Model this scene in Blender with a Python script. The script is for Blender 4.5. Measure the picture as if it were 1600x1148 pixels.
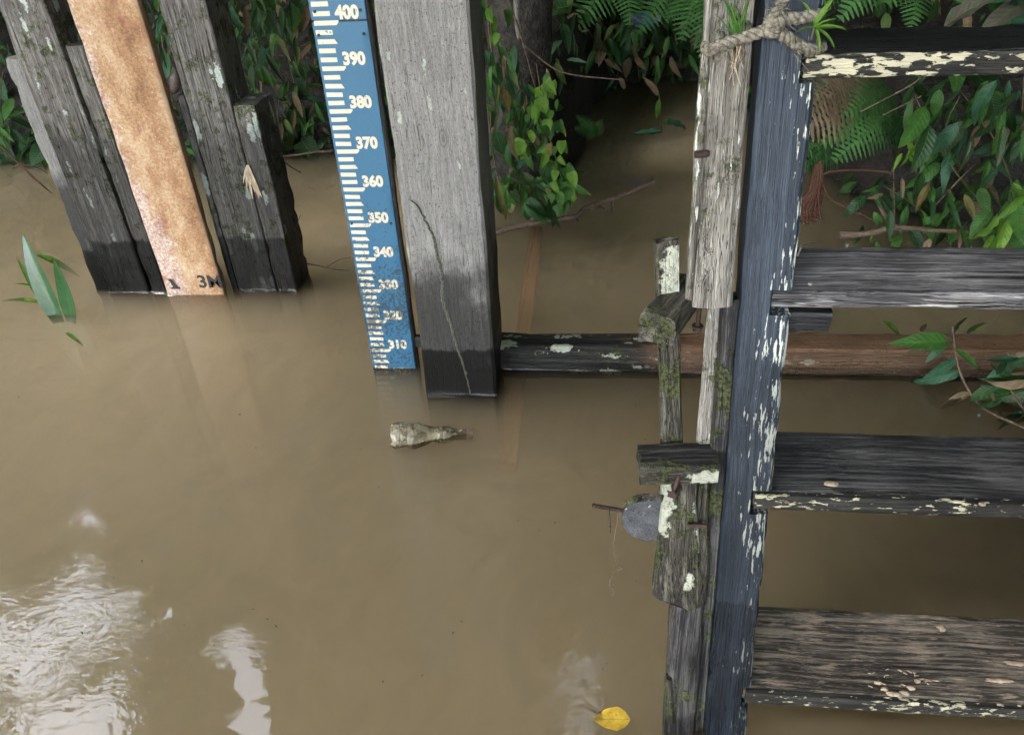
import bpy, bmesh, math, random
from mathutils import Vector, Matrix, noise
random.seed(7)
scene = bpy.context.scene
for o in list(bpy.data.objects): bpy.data.objects.remove(o)
V = Vector
# ------------------------------------------------------------------ camera
F, CU, CV, H = 1183.0, 800.0, 574.0, 1.285        # focal length in photo pixels, principal point, height above the water
dn = V((88.0, 1711.0, F)).normalized()             # straight down, seen in the camera's own axes (x right, y down, z ahead)
fw = (V((0, 0, 1)) - dn * dn.z).normalized()
rt = fw.cross(-dn)
YAW = math.radians(7.0)                            # the jetty is turned 7 degrees to the line of sight
Rw = Matrix((rt, fw, -dn))
Rw = Matrix.Rotation(YAW, 3, 'Z') @ Rw             # camera axes -> jetty axes (x along the beam, y to the bank, z up)
CAM = V((0, 0, H))
cam = bpy.data.cameras.new('camera'); camo = bpy.data.objects.new('camera', cam)
scene.collection.objects.link(camo)
cx, cy, cz = Rw.col[0], -Rw.col[1], -Rw.col[2]
camo.matrix_world = Matrix(((cx.x, cy.x, cz.x, 0), (cx.y, cy.y, cz.y, 0), (cx.z, cy.z, cz.z, H), (0, 0, 0, 1)))
cam.sensor_width = 36; cam.lens = 36 * F / 1600; cam.clip_start = 0.02; cam.clip_end = 500
scene.camera = camo
# ------------------------------------------------------------------ light
SUN_EL, SUN_AZ = 50.0, 252.0
world = bpy.data.worlds.new('World'); scene.world = world; world.use_nodes = True
wt = world.node_tree; wt.nodes.clear()
wo = wt.nodes.new('ShaderNodeOutputWorld'); wb = wt.nodes.new('ShaderNodeBackground')
sk = wt.nodes.new('ShaderNodeTexSky'); sk.sky_type = 'NISHITA'; sk.sun_disc = False
sk.sun_elevation = math.radians(SUN_EL); sk.sun_rotation = math.radians(SUN_AZ)
sk.air_density = 1.0; sk.dust_density = 4.0; sk.ozone_density = 1.0
hs = wt.nodes.new('ShaderNodeHueSaturation'); hs.inputs['Saturation'].default_value = 0.48
wt.links.new(sk.outputs[0], hs.inputs['Color']); wt.links.new(hs.outputs[0], wb.inputs[0])
wb.inputs[1].default_value = 0.12; wt.links.new(wb.outputs[0], wo.inputs[0])
sl = bpy.data.lights.new('sun', 'SUN'); sl.energy = .8; sl.angle = math.radians(20); sl.color = (1, .96, .9)
slo = bpy.data.objects.new('sun', sl); scene.collection.objects.link(slo)
e_, a_ = math.radians(SUN_EL), math.radians(SUN_AZ)
to_sun = V((math.sin(a_) * math.cos(e_), math.cos(a_) * math.cos(e_), math.sin(e_)))
slo.rotation_euler = to_sun.to_track_quat('Z', 'Y').to_euler()
vs = scene.view_settings; vs.view_transform = 'Standard'; vs.look = 'None'; vs.gamma = 1; vs.use_curve_mapping = False
vs.exposure = 4.7
cy_ = scene.cycles
cy_.use_denoising = True; cy_.use_adaptive_sampling = True; cy_.adaptive_threshold = .025
cy_.max_bounces = 10; cy_.diffuse_bounces = 3; cy_.glossy_bounces = 3; cy_.transmission_bounces = 2
cy_.volume_bounces = 6; cy_.transparent_max_bounces = 16
cy_.caustics_reflective = False; cy_.caustics_refractive = False

# ------------------------------------------------------------------ geometry of the place: lines of sight met with planes
def ray(u, v): return Rw @ V(((u - CU) / F, (v - CV) / F, 1.0))
def onz(u, v, z=0.0):
    d = ray(u, v); return CAM + d * ((z - H) / d.z)
def ony(u, v, y):
    d = ray(u, v); return CAM + d * (y / d.y)
def onpl(u, v, p, n):
    d = ray(u, v); return CAM + d * ((V(p) - CAM).dot(n) / d.dot(n))
def proj(p):
    q = Rw.transposed() @ (V(p) - CAM)
    if q.z < .01: return None
    return CU + F * q.x / q.z, CV + F * q.y / q.z

# ------------------------------------------------------------------ node helpers
class G:
    def __init__(s, name):
        s.m = bpy.data.materials.new(name); s.m.use_nodes = True; s.t = s.m.node_tree; s.t.nodes.clear()
        s.out = s.t.nodes.new('ShaderNodeOutputMaterial')
    def put(s, sock, v):
        if v is None: return
        if hasattr(v, 'is_output'): s.t.links.new(v, sock)
        elif hasattr(v, 'outputs'): s.t.links.new(v.outputs[0], sock)
        else:
            if sock.type == 'RGBA' and len(v) == 3: v = (*v, 1)
            sock.default_value = v
    def n(s, typ, ins={}, **props):
        nd = s.t.nodes.new('ShaderNode' + typ)
        for k, v in props.items(): setattr(nd, k, v)
        for k, v in ins.items(): s.put(nd.inputs[k], v)
        return nd
    def m_(s, op, a, b=None, c=None, clamp=False):
        nd = s.t.nodes.new('ShaderNodeMath'); nd.operation = op; nd.use_clamp = clamp
        s.put(nd.inputs[0], a); s.put(nd.inputs[1], b); s.put(nd.inputs[2], c)
        return nd.outputs[0]
    def mix(s, f, a, b, blend='MIX'):
        nd = s.t.nodes.new('ShaderNodeMix'); nd.data_type = 'RGBA'; nd.blend_type = blend
        s.put(nd.inputs[0], f); s.put(nd.inputs[6], a); s.put(nd.inputs[7], b)
        return nd.outputs[2]
    def rng(s, v, a, b, c=0.0, d=1.0):
        nd = s.n('MapRange', {0: v, 1: a, 2: b, 3: c, 4: d}, interpolation_type='SMOOTHSTEP'); return nd.outputs[0]
    def ramp(s, f, stops):
        nd = s.t.nodes.new('ShaderNodeValToRGB'); cr = nd.color_ramp
        while len(cr.elements) < len(stops): cr.elements.new(.5)
        for e, (p, c) in zip(cr.elements, stops): e.position = p; e.color = (*c, 1)
        s.put(nd.inputs[0], f); return nd.outputs[0]
    def noise(s, vec, scale=1.0, detail=4.0, rough=.55, dist=0.0):
        return s.n('TexNoise', {'Vector': vec, 'Scale': scale, 'Detail': detail, 'Roughness': rough, 'Distortion': dist}).outputs[0]
    def vmul(s, vec, k): return s.n('VectorMath', {0: vec, 1: k}, operation='MULTIPLY').outputs[0]
    def vadd(s, vec, k): return s.n('VectorMath', {0: vec, 1: k}, operation='ADD').outputs[0]
    def coords(s, seed=True):
        tc = s.n('TexCoord').outputs['Object']
        if seed:
            r = s.m_('MULTIPLY', s.n('ObjectInfo').outputs['Random'], 37.0)
            tc2 = s.n('CombineXYZ', {0: r, 1: r, 2: r}).outputs[0]
            return tc, s.vadd(tc, tc2)
        return tc, tc
    def bsdf(s, **k):
        nd = s.t.nodes.new('ShaderNodeBsdfPrincipled')
        for kk, v in k.items(): s.put(nd.inputs[kk.replace('_', ' ')], v)
        return nd
    def bump(s, h, st=.5, dist=.003): return s.n('Bump', {'Height': h, 'Strength': st, 'Distance': dist}).outputs[0]
    def end(s, sh): s.put(s.out.inputs[0], sh); return s.m

def wood(name, cols, gx=70., gz=3., flake=None, lichen=0., lichen_col=(.42, .46, .38), wet=None, moss=0., rough=.62, bump=.7,
         crack=.5, knot=None, dirt=None, ends=None, stainx=None, grit=None, lscale=(16, 16, 5), spec=.2, soft=0., fib=.55):
    g = G(name); loc, c = g.coords()
    if knot:
        kx, kz, kr = knot
        sp = g.n('SeparateXYZ', {0: loc}).outputs
        dx = g.m_('MULTIPLY', g.m_('SUBTRACT', sp[0], kx), 1 / kr); dz = g.m_('MULTIPLY', g.m_('SUBTRACT', sp[2], kz), .42 / kr)
        r2 = g.m_('ADD', g.m_('MULTIPLY', dx, dx), g.m_('MULTIPLY', dz, dz))
        fall = g.m_('DIVIDE', 1.0, g.m_('ADD', 1.0, r2))
        c = g.vadd(c, g.n('CombineXYZ', {0: g.m_('MULTIPLY', fall, g.m_('MULTIPLY', dx, kr * 1.2)), 1: 0.0, 2: 0.0}).outputs[0])
    wob = g.vmul(g.n('TexNoise', {'Vector': c, 'Scale': 3.0, 'Detail': 2.0}).outputs['Color'], (.022, .022, 0))
    cw = g.vadd(c, wob)
    g1 = g.noise(g.vmul(cw, (gx, gx, gz)), 1, 5, .6)
    g2 = g.noise(g.vmul(cw, (gx * 4.5, gx * 4.5, gz * 4)), 1, 3, .6)
    bl = g.noise(c, 7, 4, .6)
    f = g.m_('ADD', g.m_('MULTIPLY', g1, .55), g.m_('ADD', g.m_('MULTIPLY', g2, .3), g.m_('MULTIPLY', bl, .25)))
    n = len(cols); col = g.ramp(f, [(.395 - soft / 2 + (.255 + soft) * i / (n - 1), cc) for i, cc in enumerate(cols)])
    h = g.m_('ADD', g.m_('MULTIPLY', g1, .7), g.m_('MULTIPLY', g2, .6))
    # open pores and frayed fibres
    pr = g.noise(g.vmul(cw, (gx * 9, gx * 9, gz * 14)), 1, 2, .6); pk = g.rng(pr, .58, .68)
    col = g.mix(g.m_('MULTIPLY', pk, .75), col, tuple(x * .3 for x in cols[0]))
    fb = g.rng(g.noise(g.vmul(g.vadd(cw, (5, 3, 1)), (gx * 7, gx * 7, gz * 5)), 1, 2, .6), .60, .70)
    col = g.mix(g.m_('MULTIPLY', fb, fib), col, tuple(min(.8, x * 1.5) for x in cols[-1])); h = g.m_('SUBTRACT', h, g.m_('MULTIPLY', pk, .5))
    # drying cracks that run with the grain
    cr = g.noise(g.vmul(cw, (gx * .55, gx * .55, gz * .35)), 1, 2, .5)
    crk = g.m_('MULTIPLY', g.rng(g.m_('ABSOLUTE', g.m_('SUBTRACT', cr, .53)), .0, .016, 1., 0.), g.rng(bl, .42, .55))
    crk = g.m_('MULTIPLY', crk, crack)
    col = g.mix(crk, col, (.008, .008, .008)); h = g.m_('SUBTRACT', h, g.m_('MULTIPLY', crk, 1.6))
    rgh = g.m_('ADD', rough - .1, g.m_('MULTIPLY', g2, .22))
    if knot:
        kin = g.rng(r2, .25, .12); ring = g.m_('SINE', g.m_('MULTIPLY', g.m_('POWER', g.m_('ADD', r2, .01), .5), 34.))
        col = g.mix(g.m_('MULTIPLY', kin, .55), col, g.mix(g.rng(ring, -.2, .8), cols[0], cols[1]))
        h = g.m_('ADD', h, g.m_('MULTIPLY', g.m_('MULTIPLY', ring, g.rng(r2, 1.6, .1)), .22))
    if moss:
        mn = g.noise(c, 22, 5, .7); mk = g.m_('MULTIPLY', g.rng(g.m_('ADD', mn, g.m_('MULTIPLY', bl, .6)), .86 - moss * .25, .98 - moss * .25), .85)
        col = g.mix(mk, col, g.mix(g.rng(g.noise(c, 160, 2), .35, .65), (.018, .024, .01), (.085, .095, .035)))
        h = g.m_('ADD', h, g.m_('MULTIPLY', g.m_('MULTIPLY', mk, g.noise(c, 260, 3)), 1.4)); rgh = g.mix(mk, rgh, (.95, .95, .95))
    if flake:        # old pale paint left in flakes
        fc, amt, fs = flake[:3]
        fn = g.noise(g.vmul(c, fs), 1, 5, .62); big = g.noise(c, 5, 3, .6)
        q = g.m_('ADD', fn, g.m_('MULTIPLY', g.m_('SUBTRACT', big, .5), .5))
        if len(flake) > 3:       # more flakes towards one edge of the timber
            xx = g.n('SeparateXYZ', {0: loc}).outputs[0]; q = g.m_('ADD', q, g.m_('MULTIPLY', xx, flake[3]))
        fk = g.rng(q, .70 - amt * .3, .715 - amt * .3)
        col = g.mix(fk, col, g.mix(bl, fc, tuple(x * .75 for x in fc))); h = g.m_('ADD', h, g.m_('MULTIPLY', fk, .8))
        rgh = g.mix(fk, rgh, (.6, .6, .6))
    if lichen:
        lw = g.vadd(g.vmul(c, lscale), g.vmul(g.n('TexNoise', {'Vector': c, 'Scale': 55., 'Detail': 5., 'Roughness': .7}).outputs['Color'], (.8, .8, .8)))
        vo = g.n('TexVoronoi', {'Vector': lw, 'Scale': 1.0}); rc = g.n('SeparateXYZ', {0: vo.outputs['Color']}).outputs
        lk = g.m_('MULTIPLY', g.m_('GREATER_THAN', rc[0], 1 - lichen), g.rng(g.m_('SUBTRACT', g.m_('ADD', .15, g.m_('MULTIPLY', g.m_('MULTIPLY', rc[1], rc[1]), .46)), vo.outputs['Distance']), 0, .05))
        lcol = g.mix(g.rng(g.noise(c, 120, 3), .3, .7), lichen_col, tuple(x * .72 for x in lichen_col))
        lk = g.m_('MULTIPLY', lk, .92)
        col = g.mix(lk, col, lcol); h = g.m_('ADD', h, g.m_('MULTIPLY', lk, .4)); rgh = g.mix(lk, rgh, (.85, .85, .85))
    if stainx:       # another coloured stain that takes over along the length
        sz = g.n('SeparateXYZ', {0: loc}).outputs[2]
        e = g.m_('ADD', sz, g.m_('MULTIPLY', g.m_('SUBTRACT', g.noise(g.vmul(c, (9, 30, 9)), 1, 4, .6), .5), .35))
        nz = g.n('SeparateXYZ', {0: g.n('NewGeometry').outputs['Normal']}).outputs[2]
        mm = g.m_('MULTIPLY', g.rng(e, stainx[0], stainx[1]), g.rng(g.m_('ADD', nz, g.m_('MULTIPLY', bl, .5)), .25, .75, stainx[4], 1.))
        sc_ = g.ramp(g.m_('ADD', g.m_('MULTIPLY', g2, .5), g.m_('MULTIPLY', bl, .5)), [(.35, stainx[2]), (.65, stainx[3])])
        col = g.mix(mm, col, sc_)
    if grit:
        gn = g.rng(g.noise(c, 210, 2, .5), .64, .69); col = g.mix(g.m_('MULTIPLY', gn, grit[1]), col, grit[0])
    if dirt:         # dried silt lying on the surface
        dnn = g.noise(g.vmul(c, (110, 110, 18)), 1, 6, .7); dk = g.rng(g.m_('ADD', dnn, g.m_('MULTIPLY', bl, .4)), .80 - dirt[1] * .3, .92 - dirt[1] * .3)
        col = g.mix(g.m_('MULTIPLY', dk, .8), col, dirt[0]); rgh = g.mix(dk, rgh, (.9, .9, .9))
    if wet:          # damp zone and soaked band left by the river
        pz = g.n('SeparateXYZ', {0: g.n('NewGeometry').outputs['Position']}).outputs[2]
        pz = g.m_('ADD', pz, g.m_('MULTIPLY', g.m_('SUBTRACT', g.noise(g.vmul(c, (30, 30, 6)), 1, 4, .65), .5), .05))
        dk1 = g.m_('ADD', g.m_('MULTIPLY', g.rng(g.m_('ADD', pz, g.m_('MULTIPLY', g.m_('SUBTRACT', bl, .5), .5)), wet[1] - .1, wet[1] + .1), 1 - wet[3]), wet[3])
        dk2 = g.m_('ADD', g.m_('MULTIPLY', g.rng(pz, wet[0] - .006, wet[0] + .006), 1 - wet[2]), wet[2])
        k = g.m_('MULTIPLY', dk1, dk2)
        col = g.mix(1.0, col, g.n('CombineColor', {0: k, 1: k, 2: k}).outputs[0], 'MULTIPLY')
        rgh = g.m_('MULTIPLY', rgh, g.rng(pz, wet[0] - .006, wet[0] + .006, .62, 1.0))
    return g.end(g.bsdf(Base_Color=col, Roughness=rgh, Normal=g.bump(h, bump, .0035), Specular_IOR_Level=spec))

def plain(name, c0, c1, scale=20., rough=.6, metal=0., bump=.3, dist=.002, spec=.5, detail=5.):
    g = G(name); loc, c = g.coords(); n = g.noise(c, scale, detail, .65)
    return g.end(g.bsdf(Base_Color=g.ramp(n, [(.35, c0), (.65, c1)]), Roughness=rough, Metallic=metal, Specular_IOR_Level=spec,
                        Normal=g.bump(g.noise(c, scale * 3, 4), bump, dist)))

def leafmat(name, ca, cb, cold=None, rough=.38, vein=1., trans=.2, spec=.18, spots=.4):
    g = G(name); loc = g.n('TexCoord').outputs['Object']
    r = g.m_('FRACT', g.m_('ADD', g.m_('MULTIPLY', g.n('ObjectInfo').outputs['Random'], 7.13), g.n('NewGeometry').outputs['Random Per Island']))
    col = g.mix(r, ca, cb)
    if cold: col = g.mix(g.rng(g.m_('ADD', r, g.m_('MULTIPLY', g.noise(g.n('NewGeometry').outputs['Position'], 40, 3), .25)), .98, 1.14), col, cold)
    n = g.noise(g.n('NewGeometry').outputs['Position'], 55, 3)
    col = g.mix(1.0, col, g.ramp(n, [(.3, (.7, .7, .7)), (.7, (1.15, 1.15, 1.15))]), 'MULTIPLY')
    sn = g.rng(g.noise(g.n('NewGeometry').outputs['Position'], 130, 4, .6), .60, .70)      # dried silt and nibbled spots
    col = g.mix(g.m_('MULTIPLY', sn, spots), col, (.10, .075, .045))
    uv = g.n('UVMap').outputs[0]; sp = g.n('SeparateXYZ', {0: uv}).outputs
    ax = g.m_('ABSOLUTE', sp[0])
    mid = g.rng(ax, .02, .055, 1., 0.)
    sv = g.m_('SINE', g.m_('MULTIPLY', g.m_('SUBTRACT', sp[1], g.m_('MULTIPLY', ax, .16)), 62.))
    svk = g.rng(sv, .75, 1.)
    vk = g.m_('MAXIMUM', mid, g.m_('MULTIPLY', svk, .35 * vein))
    col = g.mix(g.m_('MULTIPLY', vk, .5), col, (.16, .22, .07))
    bp = g.bump(g.m_('SUBTRACT', g.m_('MULTIPLY', sv, .5 * vein), g.m_('MULTIPLY', mid, 1.5)), .35, .002)
    b = g.bsdf(Base_Color=col, Roughness=rough, Normal=bp, Specular_IOR_Level=spec)
    t = g.n('BsdfTranslucent', {'Color': g.mix(.5, col, (.2, .3, .05)), 'Normal': bp})
    return g.end(g.n('MixShader', {0: trans, 1: b, 2: t}).outputs[0])

# ------------------------------------------------------------------ object helpers
COL = scene.collection.objects
def tag(o, label=None, cat=None, group=None, kind=None):
    if label: o['label'] = label
    if cat: o['category'] = cat
    if group: o['group'] = group
    if kind: o['kind'] = kind
    return o
def empty(name, loc=(0, 0, 0), label=None, cat=None, group=None):
    o = bpy.data.objects.new(name, None); COL.link(o); o.location = loc; o.empty_display_size = .05
    return tag(o, label, cat, group)
def wmat(o):
    m = Matrix.LocRotScale(o.location, o.rotation_euler, o.scale) if o.rotation_mode != 'QUATERNION' else Matrix.LocRotScale(o.location, o.rotation_quaternion, o.scale)
    return (wmat(o.parent) @ m) if o.parent else m
def adopt(o, parent):
    if parent is not None:
        m = wmat(o); o.parent = parent
        l, r, s = (wmat(parent).inverted() @ m).decompose()
        o.location = l; o.rotation_mode = 'QUATERNION'; o.rotation_quaternion = r; o.scale = s
    return o
def obj(name, me, mat=None, parent=None, M=None):
    o = bpy.data.objects.new(name, me); COL.link(o)
    if mat is not None and not me.materials: me.materials.append(mat)
    if M is not None:
        l, r, s = M.decompose(); o.location = l; o.rotation_mode = 'QUATERNION'; o.rotation_quaternion = r; o.scale = s
    return adopt(o, parent)
def mesh(name, vs, fs, smooth=True, angle=35):
    me = bpy.data.meshes.new(name); me.from_pydata([tuple(v) for v in vs], [], fs); me.update()
    if smooth:
        me.polygons.foreach_set('use_smooth', [True] * len(me.polygons)); me.set_sharp_from_angle(angle=math.radians(angle))
    return me
def frame(p, z, y):
    z = V(z).normalized(); y = V(y); y = (y - z * y.dot(z)).normalized(); x = y.cross(z)
    return Matrix(((x.x, y.x, z.x, p[0]), (x.y, y.y, z.y, p[1]), (x.z, y.z, z.z, p[2]), (0, 0, 0, 1)))

def timber_mesh(L, w, d, jit=.0015, wear=.004, ch=.004, taper=1., seed=0., ragged=.003, step=.028, bow=0.):
    n = max(5, min(64, int(L / step)))
    per = []
    def side(a, b, k):
        for i in range(k):
            t = i / k; per.append((a[0] + (b[0] - a[0]) * t, a[1] + (b[1] - a[1]) * t, i == 0))
    kw, kd = max(2, min(9, int(w / .018))), max(2, min(7, int(d / .018)))
    x0, x1 = -w / 2, w / 2
    side((x0 + ch, 0), (x1 - ch, 0), kw); side((x1 - ch, 0), (x1, ch), 1); side((x1, ch), (x1, d - ch), kd); side((x1, d - ch), (x1 - ch, d), 1)
    side((x1 - ch, d), (x0 + ch, d), kw); side((x0 + ch, d), (x0, d - ch), 1); side((x0, d - ch), (x0, ch), kd); side((x0, ch), (x0 + ch, 0), 1)
    m = len(per); vs = []; fs = []
    S_ = V((seed * 3.7, seed * 1.3, seed * 5.1))
    for i in range(n + 1):
        t = i / n; z = L * t; k = 1 + (taper - 1) * t; bx = bow * math.sin(math.pi * t)
        for (x, y, corner) in per:
            q = V((x, y, z))
            dx, dy = (x / (w / 2)), ((y - d / 2) / (d / 2))
            gr = noise.noise(V((x * 55, y * 55, z * 2.2)) + S_) * jit * 1.3 + noise.noise(q * 9 + S_) * jit * 1.4
            nick = 0
            if abs(dx) > .75 and abs(dy) > .75: nick = max(0, noise.noise(q * 21 + S_ * 2) + .35 * noise.noise(q * 60 + S_)) * wear
            ox = (1 if dx > .98 else -1 if dx < -.98 else 0); oy = (1 if dy > .98 else -1 if dy < -.98 else 0)
            xx = x * k + ox * gr - nick * (1 if dx > 0 else -1) + bx; yy = y + oy * gr - nick * (1 if dy > 0 else -1)
            zz = z
            if i in (0, n): zz += ragged * noise.noise(V((x * 45, y * 45, i + seed)) * 1.0)
            vs.append((xx, yy, zz))
    for i in range(n):
        for j in range(m):
            a = i * m + j; b = i * m + (j + 1) % m; fs.append((a, b, b + m, a + m))
    fs.append(tuple(reversed(range(m)))); fs.append(tuple(n * m + j for j in range(m)))
    return mesh('timber', vs, fs, True, 30)
SEED = [0]
def timber(name, p0, p1, w, d, mat, parent=None, back=(0, 1, 0), **k):
    SEED[0] += 1.37; p0, p1 = V(p0), V(p1)
    return obj(name, timber_mesh((p1 - p0).length, w, d, seed=SEED[0], **k), mat, parent, frame(p0, p1 - p0, back))
def smoothpath(pts, k=6):
    pts = [V(p) for p in pts]; out = []
    for i in range(len(pts) - 1):
        a = pts[max(0, i - 1)]; b = pts[i]; c = pts[i + 1]; d = pts[min(len(pts) - 1, i + 2)]
        for j in range(k):
            t = j / k
            out.append(.5 * ((2 * b) + (c - a) * t + (2 * a - 5 * b + 4 * c - d) * t * t + (3 * b - a - 3 * c + d) * t ** 3))
    out.append(pts[-1]); return out
def tube_data(pts, r0, r1=None, sides=7, vs=None, fs=None, rough=0., seed=0.):
    r1 = r0 if r1 is None else r1
    vs = [] if vs is None else vs; fs = [] if fs is None else fs
    base = len(vs); n = len(pts); up = V((.3, .2, .9))
    for i, p in enumerate(pts):
        t = (pts[min(n - 1, i + 1)] - pts[max(0, i - 1)]).normalized()
        a = t.cross(up)
        if a.length < .1: a = t.cross(V((1, 0, 0)))
        a.normalize(); b = t.cross(a); up = b.cross(t) if False else up
        r = r0 + (r1 - r0) * i / (n - 1)
        for j in range(sides):
            an = 2 * math.pi * j / sides; rr = r
            if rough: rr *= 1 + rough * noise.noise(V((p.x * 30 + math.cos(an) * 1.5, p.y * 30 + math.sin(an) * 1.5, p.z * 30 + seed)))
            vs.append(p + a * (math.cos(an) * rr) + b * (math.sin(an) * rr))
    for i in range(n - 1):
        for j in range(sides):
            q = base + i * sides; fs.append((q + j, q + (j + 1) % sides, q + sides + (j + 1) % sides, q + sides + j))
    fs.append(tuple(base + j for j in reversed(range(sides)))); fs.append(tuple(base + (n - 1) * sides + j for j in range(sides)))
    return vs, fs
def tube(name, pts, r0, r1, mat, parent=None, sides=7, k=6, rough=0., **kw):
    P = smoothpath(pts, k); o0 = P[0].copy(); P = [p - o0 for p in P]
    vs, fs = tube_data(P, r0, r1, sides, rough=rough, seed=random.random() * 9)
    return obj(name, mesh(name, vs, fs, True, 60), mat, parent, Matrix.Translation(o0))

# ------------------------------------------------------------------ materials of the timbers
WET = (.155, .46, .34, .50)
M = {}
M['post_dark'] = wood('post_dark', [(.034, .0315, .028), (.108, .099, .088), (.235, .222, .203)], gx=95, lichen=.42, wet=(.20, .60, .17, .42), crack=1., lscale=(34, 34, 9), lichen_col=(.50, .56, .50), moss=.16, soft=.06)
M['post_pale'] = wood('post_pale', [(.095, .092, .086), (.187, .18, .168), (.295, .284, .265)], gx=150, gz=9, wet=(.155, .42, .17, .20), lichen=.10, lscale=(40, 40, 14), knot=(.02, 1.435, .026), crack=.5, grit=((.03, .03, .03), .7), soft=.16, bump=.5)
M['stringer'] = wood('stringer', [(.006, .009, .014), (.018, .0255, .037), (.042, .055, .075)], gx=130, gz=2., flake=((.58, .60, .53), .155, (230, 230, 30), 3.2), crack=.3, rough=.42, bump=.4, spec=.2, wet=(.26, .62, .6, .5), fib=.12)
M['tread_black'] = wood('tread_black', [(.004, .004, .005), (.011, .011, .0125), (.032, .032, .037)], gx=160, rough=.28, crack=.5, bump=.5, spec=.45)
M['tread_front'] = wood('tread_front', [(.006, .006, .006), (.017, .016, .015), (.045, .043, .037)], gx=130, flake=((.54, .50, .35), .38, (130, 130, 46)), crack=.4)
M['tread_edge'] = wood('tread_edge', [(.006, .006, .006), (.017, .016, .015), (.045, .043, .037)], gx=130, flake=((.60, .56, .40), .50, (120, 120, 36)), crack=.4)
M['tread_grey'] = wood('tread_grey', [(.009, .0085, .009), (.075, .071, .075), (.36, .345, .35)], gx=150, gz=2.0, crack=1., bump=1., flake=((.55, .53, .5), .14, (230, 230, 10)), rough=.5, soft=.0)
M['tread_dark'] = wood('tread_dark', [(.004, .004, .005), (.017, .017, .020), (.14, .135, .135)], gx=210, gz=2.6, crack=.6, bump=1., rough=.38, spec=.35)
M['tread_brown'] = wood('tread_brown', [(.006, .0055, .0055), (.045, .039, .033), (.26, .22, .175)], gx=190, gz=4.4, crack=.6, bump=.8, dirt=((.33, .26, .19), .26), rough=.6)
M['plank_grey'] = wood('plank_grey', [(.03, .026, .021), (.155, .142, .122), (.36, .34, .30)], gx=95, gz=2.6, crack=1.0, bump=1.1, flake=((.72, .72, .66), .26, (80, 80, 16)), moss=.14, rough=.75, soft=.04)
M['pole_mossy'] = wood('pole_mossy', [(.007, .006, .0055), (.030, .027, .021), (.13, .12, .095)], gx=90, gz=5, crack=1., moss=.34, lichen=.6, lichen_col=(.50, .51, .41), bump=1.1, wet=(.05, .2, .5, .7), lscale=(26, 26, 9), rough=.8)
M['pole_dark'] = wood('pole_dark', [(.005, .005, .0055), (.017, .016, .017), (.10, .094, .09)], gx=150, gz=2.6, crack=.6, moss=.18, bump=1.0, wet=(.035, .1, .55, 1.), rough=.5)
M['beam'] = wood('beam', [(.004, .004, .004), (.014, .0135, .013), (.055, .052, .046)], gx=110, gz=3, crack=.8, moss=.10, lichen=.98, lichen_col=(.46, .48, .38), lscale=(22, 22, 7), bump=1., wet=(.028, .3, .5, 1.), stainx=(.36, .52, (.11, .062, .036), (.25, .15, .09), .55), rough=.6)
M['block'] = wood('block_wood', [(.012, .011, .010), (.05, .046, .038), (.16, .15, .12)], gx=90, gz=5, crack=1., moss=.24, bump=1.1, rough=.8)
M['orange'] = None
def orange_mat():
    g = G('orange_board'); loc, c = g.coords(False)
    n1 = g.noise(g.vmul(c, (1.6, 1.6, 1)), 5, 5, .62); n2 = g.noise(c, 110, 5, .75); n3 = g.noise(g.vmul(c, (40, 40, 18)), 1, 4, .6)
    col = g.ramp(g.m_('ADD', g.m_('MULTIPLY', n1, .6), g.m_('MULTIPLY', n2, .4)), [(.38, (.17, .08, .034)), (.48, (.34, .19, .09)), (.59, (.52, .38, .24))])
    sp = g.n('SeparateXYZ', {0: loc}).outputs
    # pale, pinkish bare wood along the left edge and near the water
    ed = g.m_('ADD', g.m_('MULTIPLY', sp[0], -9.), g.m_('ADD', g.m_('MULTIPLY', g.rng(sp[2], 1.15, .75), .55), g.m_('MULTIPLY', g.m_('SUBTRACT', n3, .5), 1.6)))
    pk = g.rng(ed, .70, 1.0)
    col = g.mix(g.m_('MULTIPLY', pk, .85), col, g.ramp(n2, [(.35, (.30, .12, .10)), (.5, (.46, .35, .29)), (.62, (.66, .58, .50))]))
    rd = g.rng(g.noise(g.vadd(c, (3, 1, 7)), 13, 5, .65), .56, .68); col = g.mix(g.m_('MULTIPLY', rd, .6), col, (.22, .055, .045))
    ws = g.rng(g.noise(g.vadd(c, (8, 1, 2)), 38, 4, .6), .66, .69); col = g.mix(g.m_('MULTIPLY', ws, .8), col, (.74, .66, .52))
    ds = g.rng(g.noise(c, 120, 3, .6), .655, .70); col = g.mix(g.m_('MULTIPLY', ds, .8), col, (.06, .035, .02))
    re = g.rng(sp[0], .085, .108); col = g.mix(g.m_('MULTIPLY', g.m_('MULTIPLY', re, n2), 1.2, clamp=True), col, (.12, .07, .035))
    return g.end(g.bsdf(Base_Color=col, Roughness=.72, Normal=g.bump(g.m_('ADD', n2, g.m_('MULTIPLY', ws, .6)), .8, .003)))
M['orange'] = orange_mat()
M['dark_wood'] = wood('dark_wood', [(.012, .012, .012), (.03, .029, .028), (.06, .058, .055)], wet=(.1, .4, .6, .8))
M['rust'] = plain('rust', (.016, .010, .008), (.055, .03, .02), 120, .7, .25, .6)
M['steel'] = plain('steel', (.30, .29, .27), (.5, .48, .45), 80, .45, .8, .2)
M['disc'] = wood('disc_grey', [(.03, .031, .034), (.06, .062, .067), (.11, .112, .118)], gx=40, gz=40, crack=0., flake=((.5, .5, .46), .02, (90, 90, 90)), rough=.6, soft=.1)
M['bark'] = plain('bark', (.012, .010, .008), (.055, .047, .04), 26, .85, 0, 1., .012)
M['twig'] = plain('twig', (.06, .038, .026), (.18, .125, .09), 90, .8, 0, .5, .002)
M['twig_red'] = plain('twig_red', (.05, .02, .010), (.115, .046, .026), 90, .8, 0, .5, .002)
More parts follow.
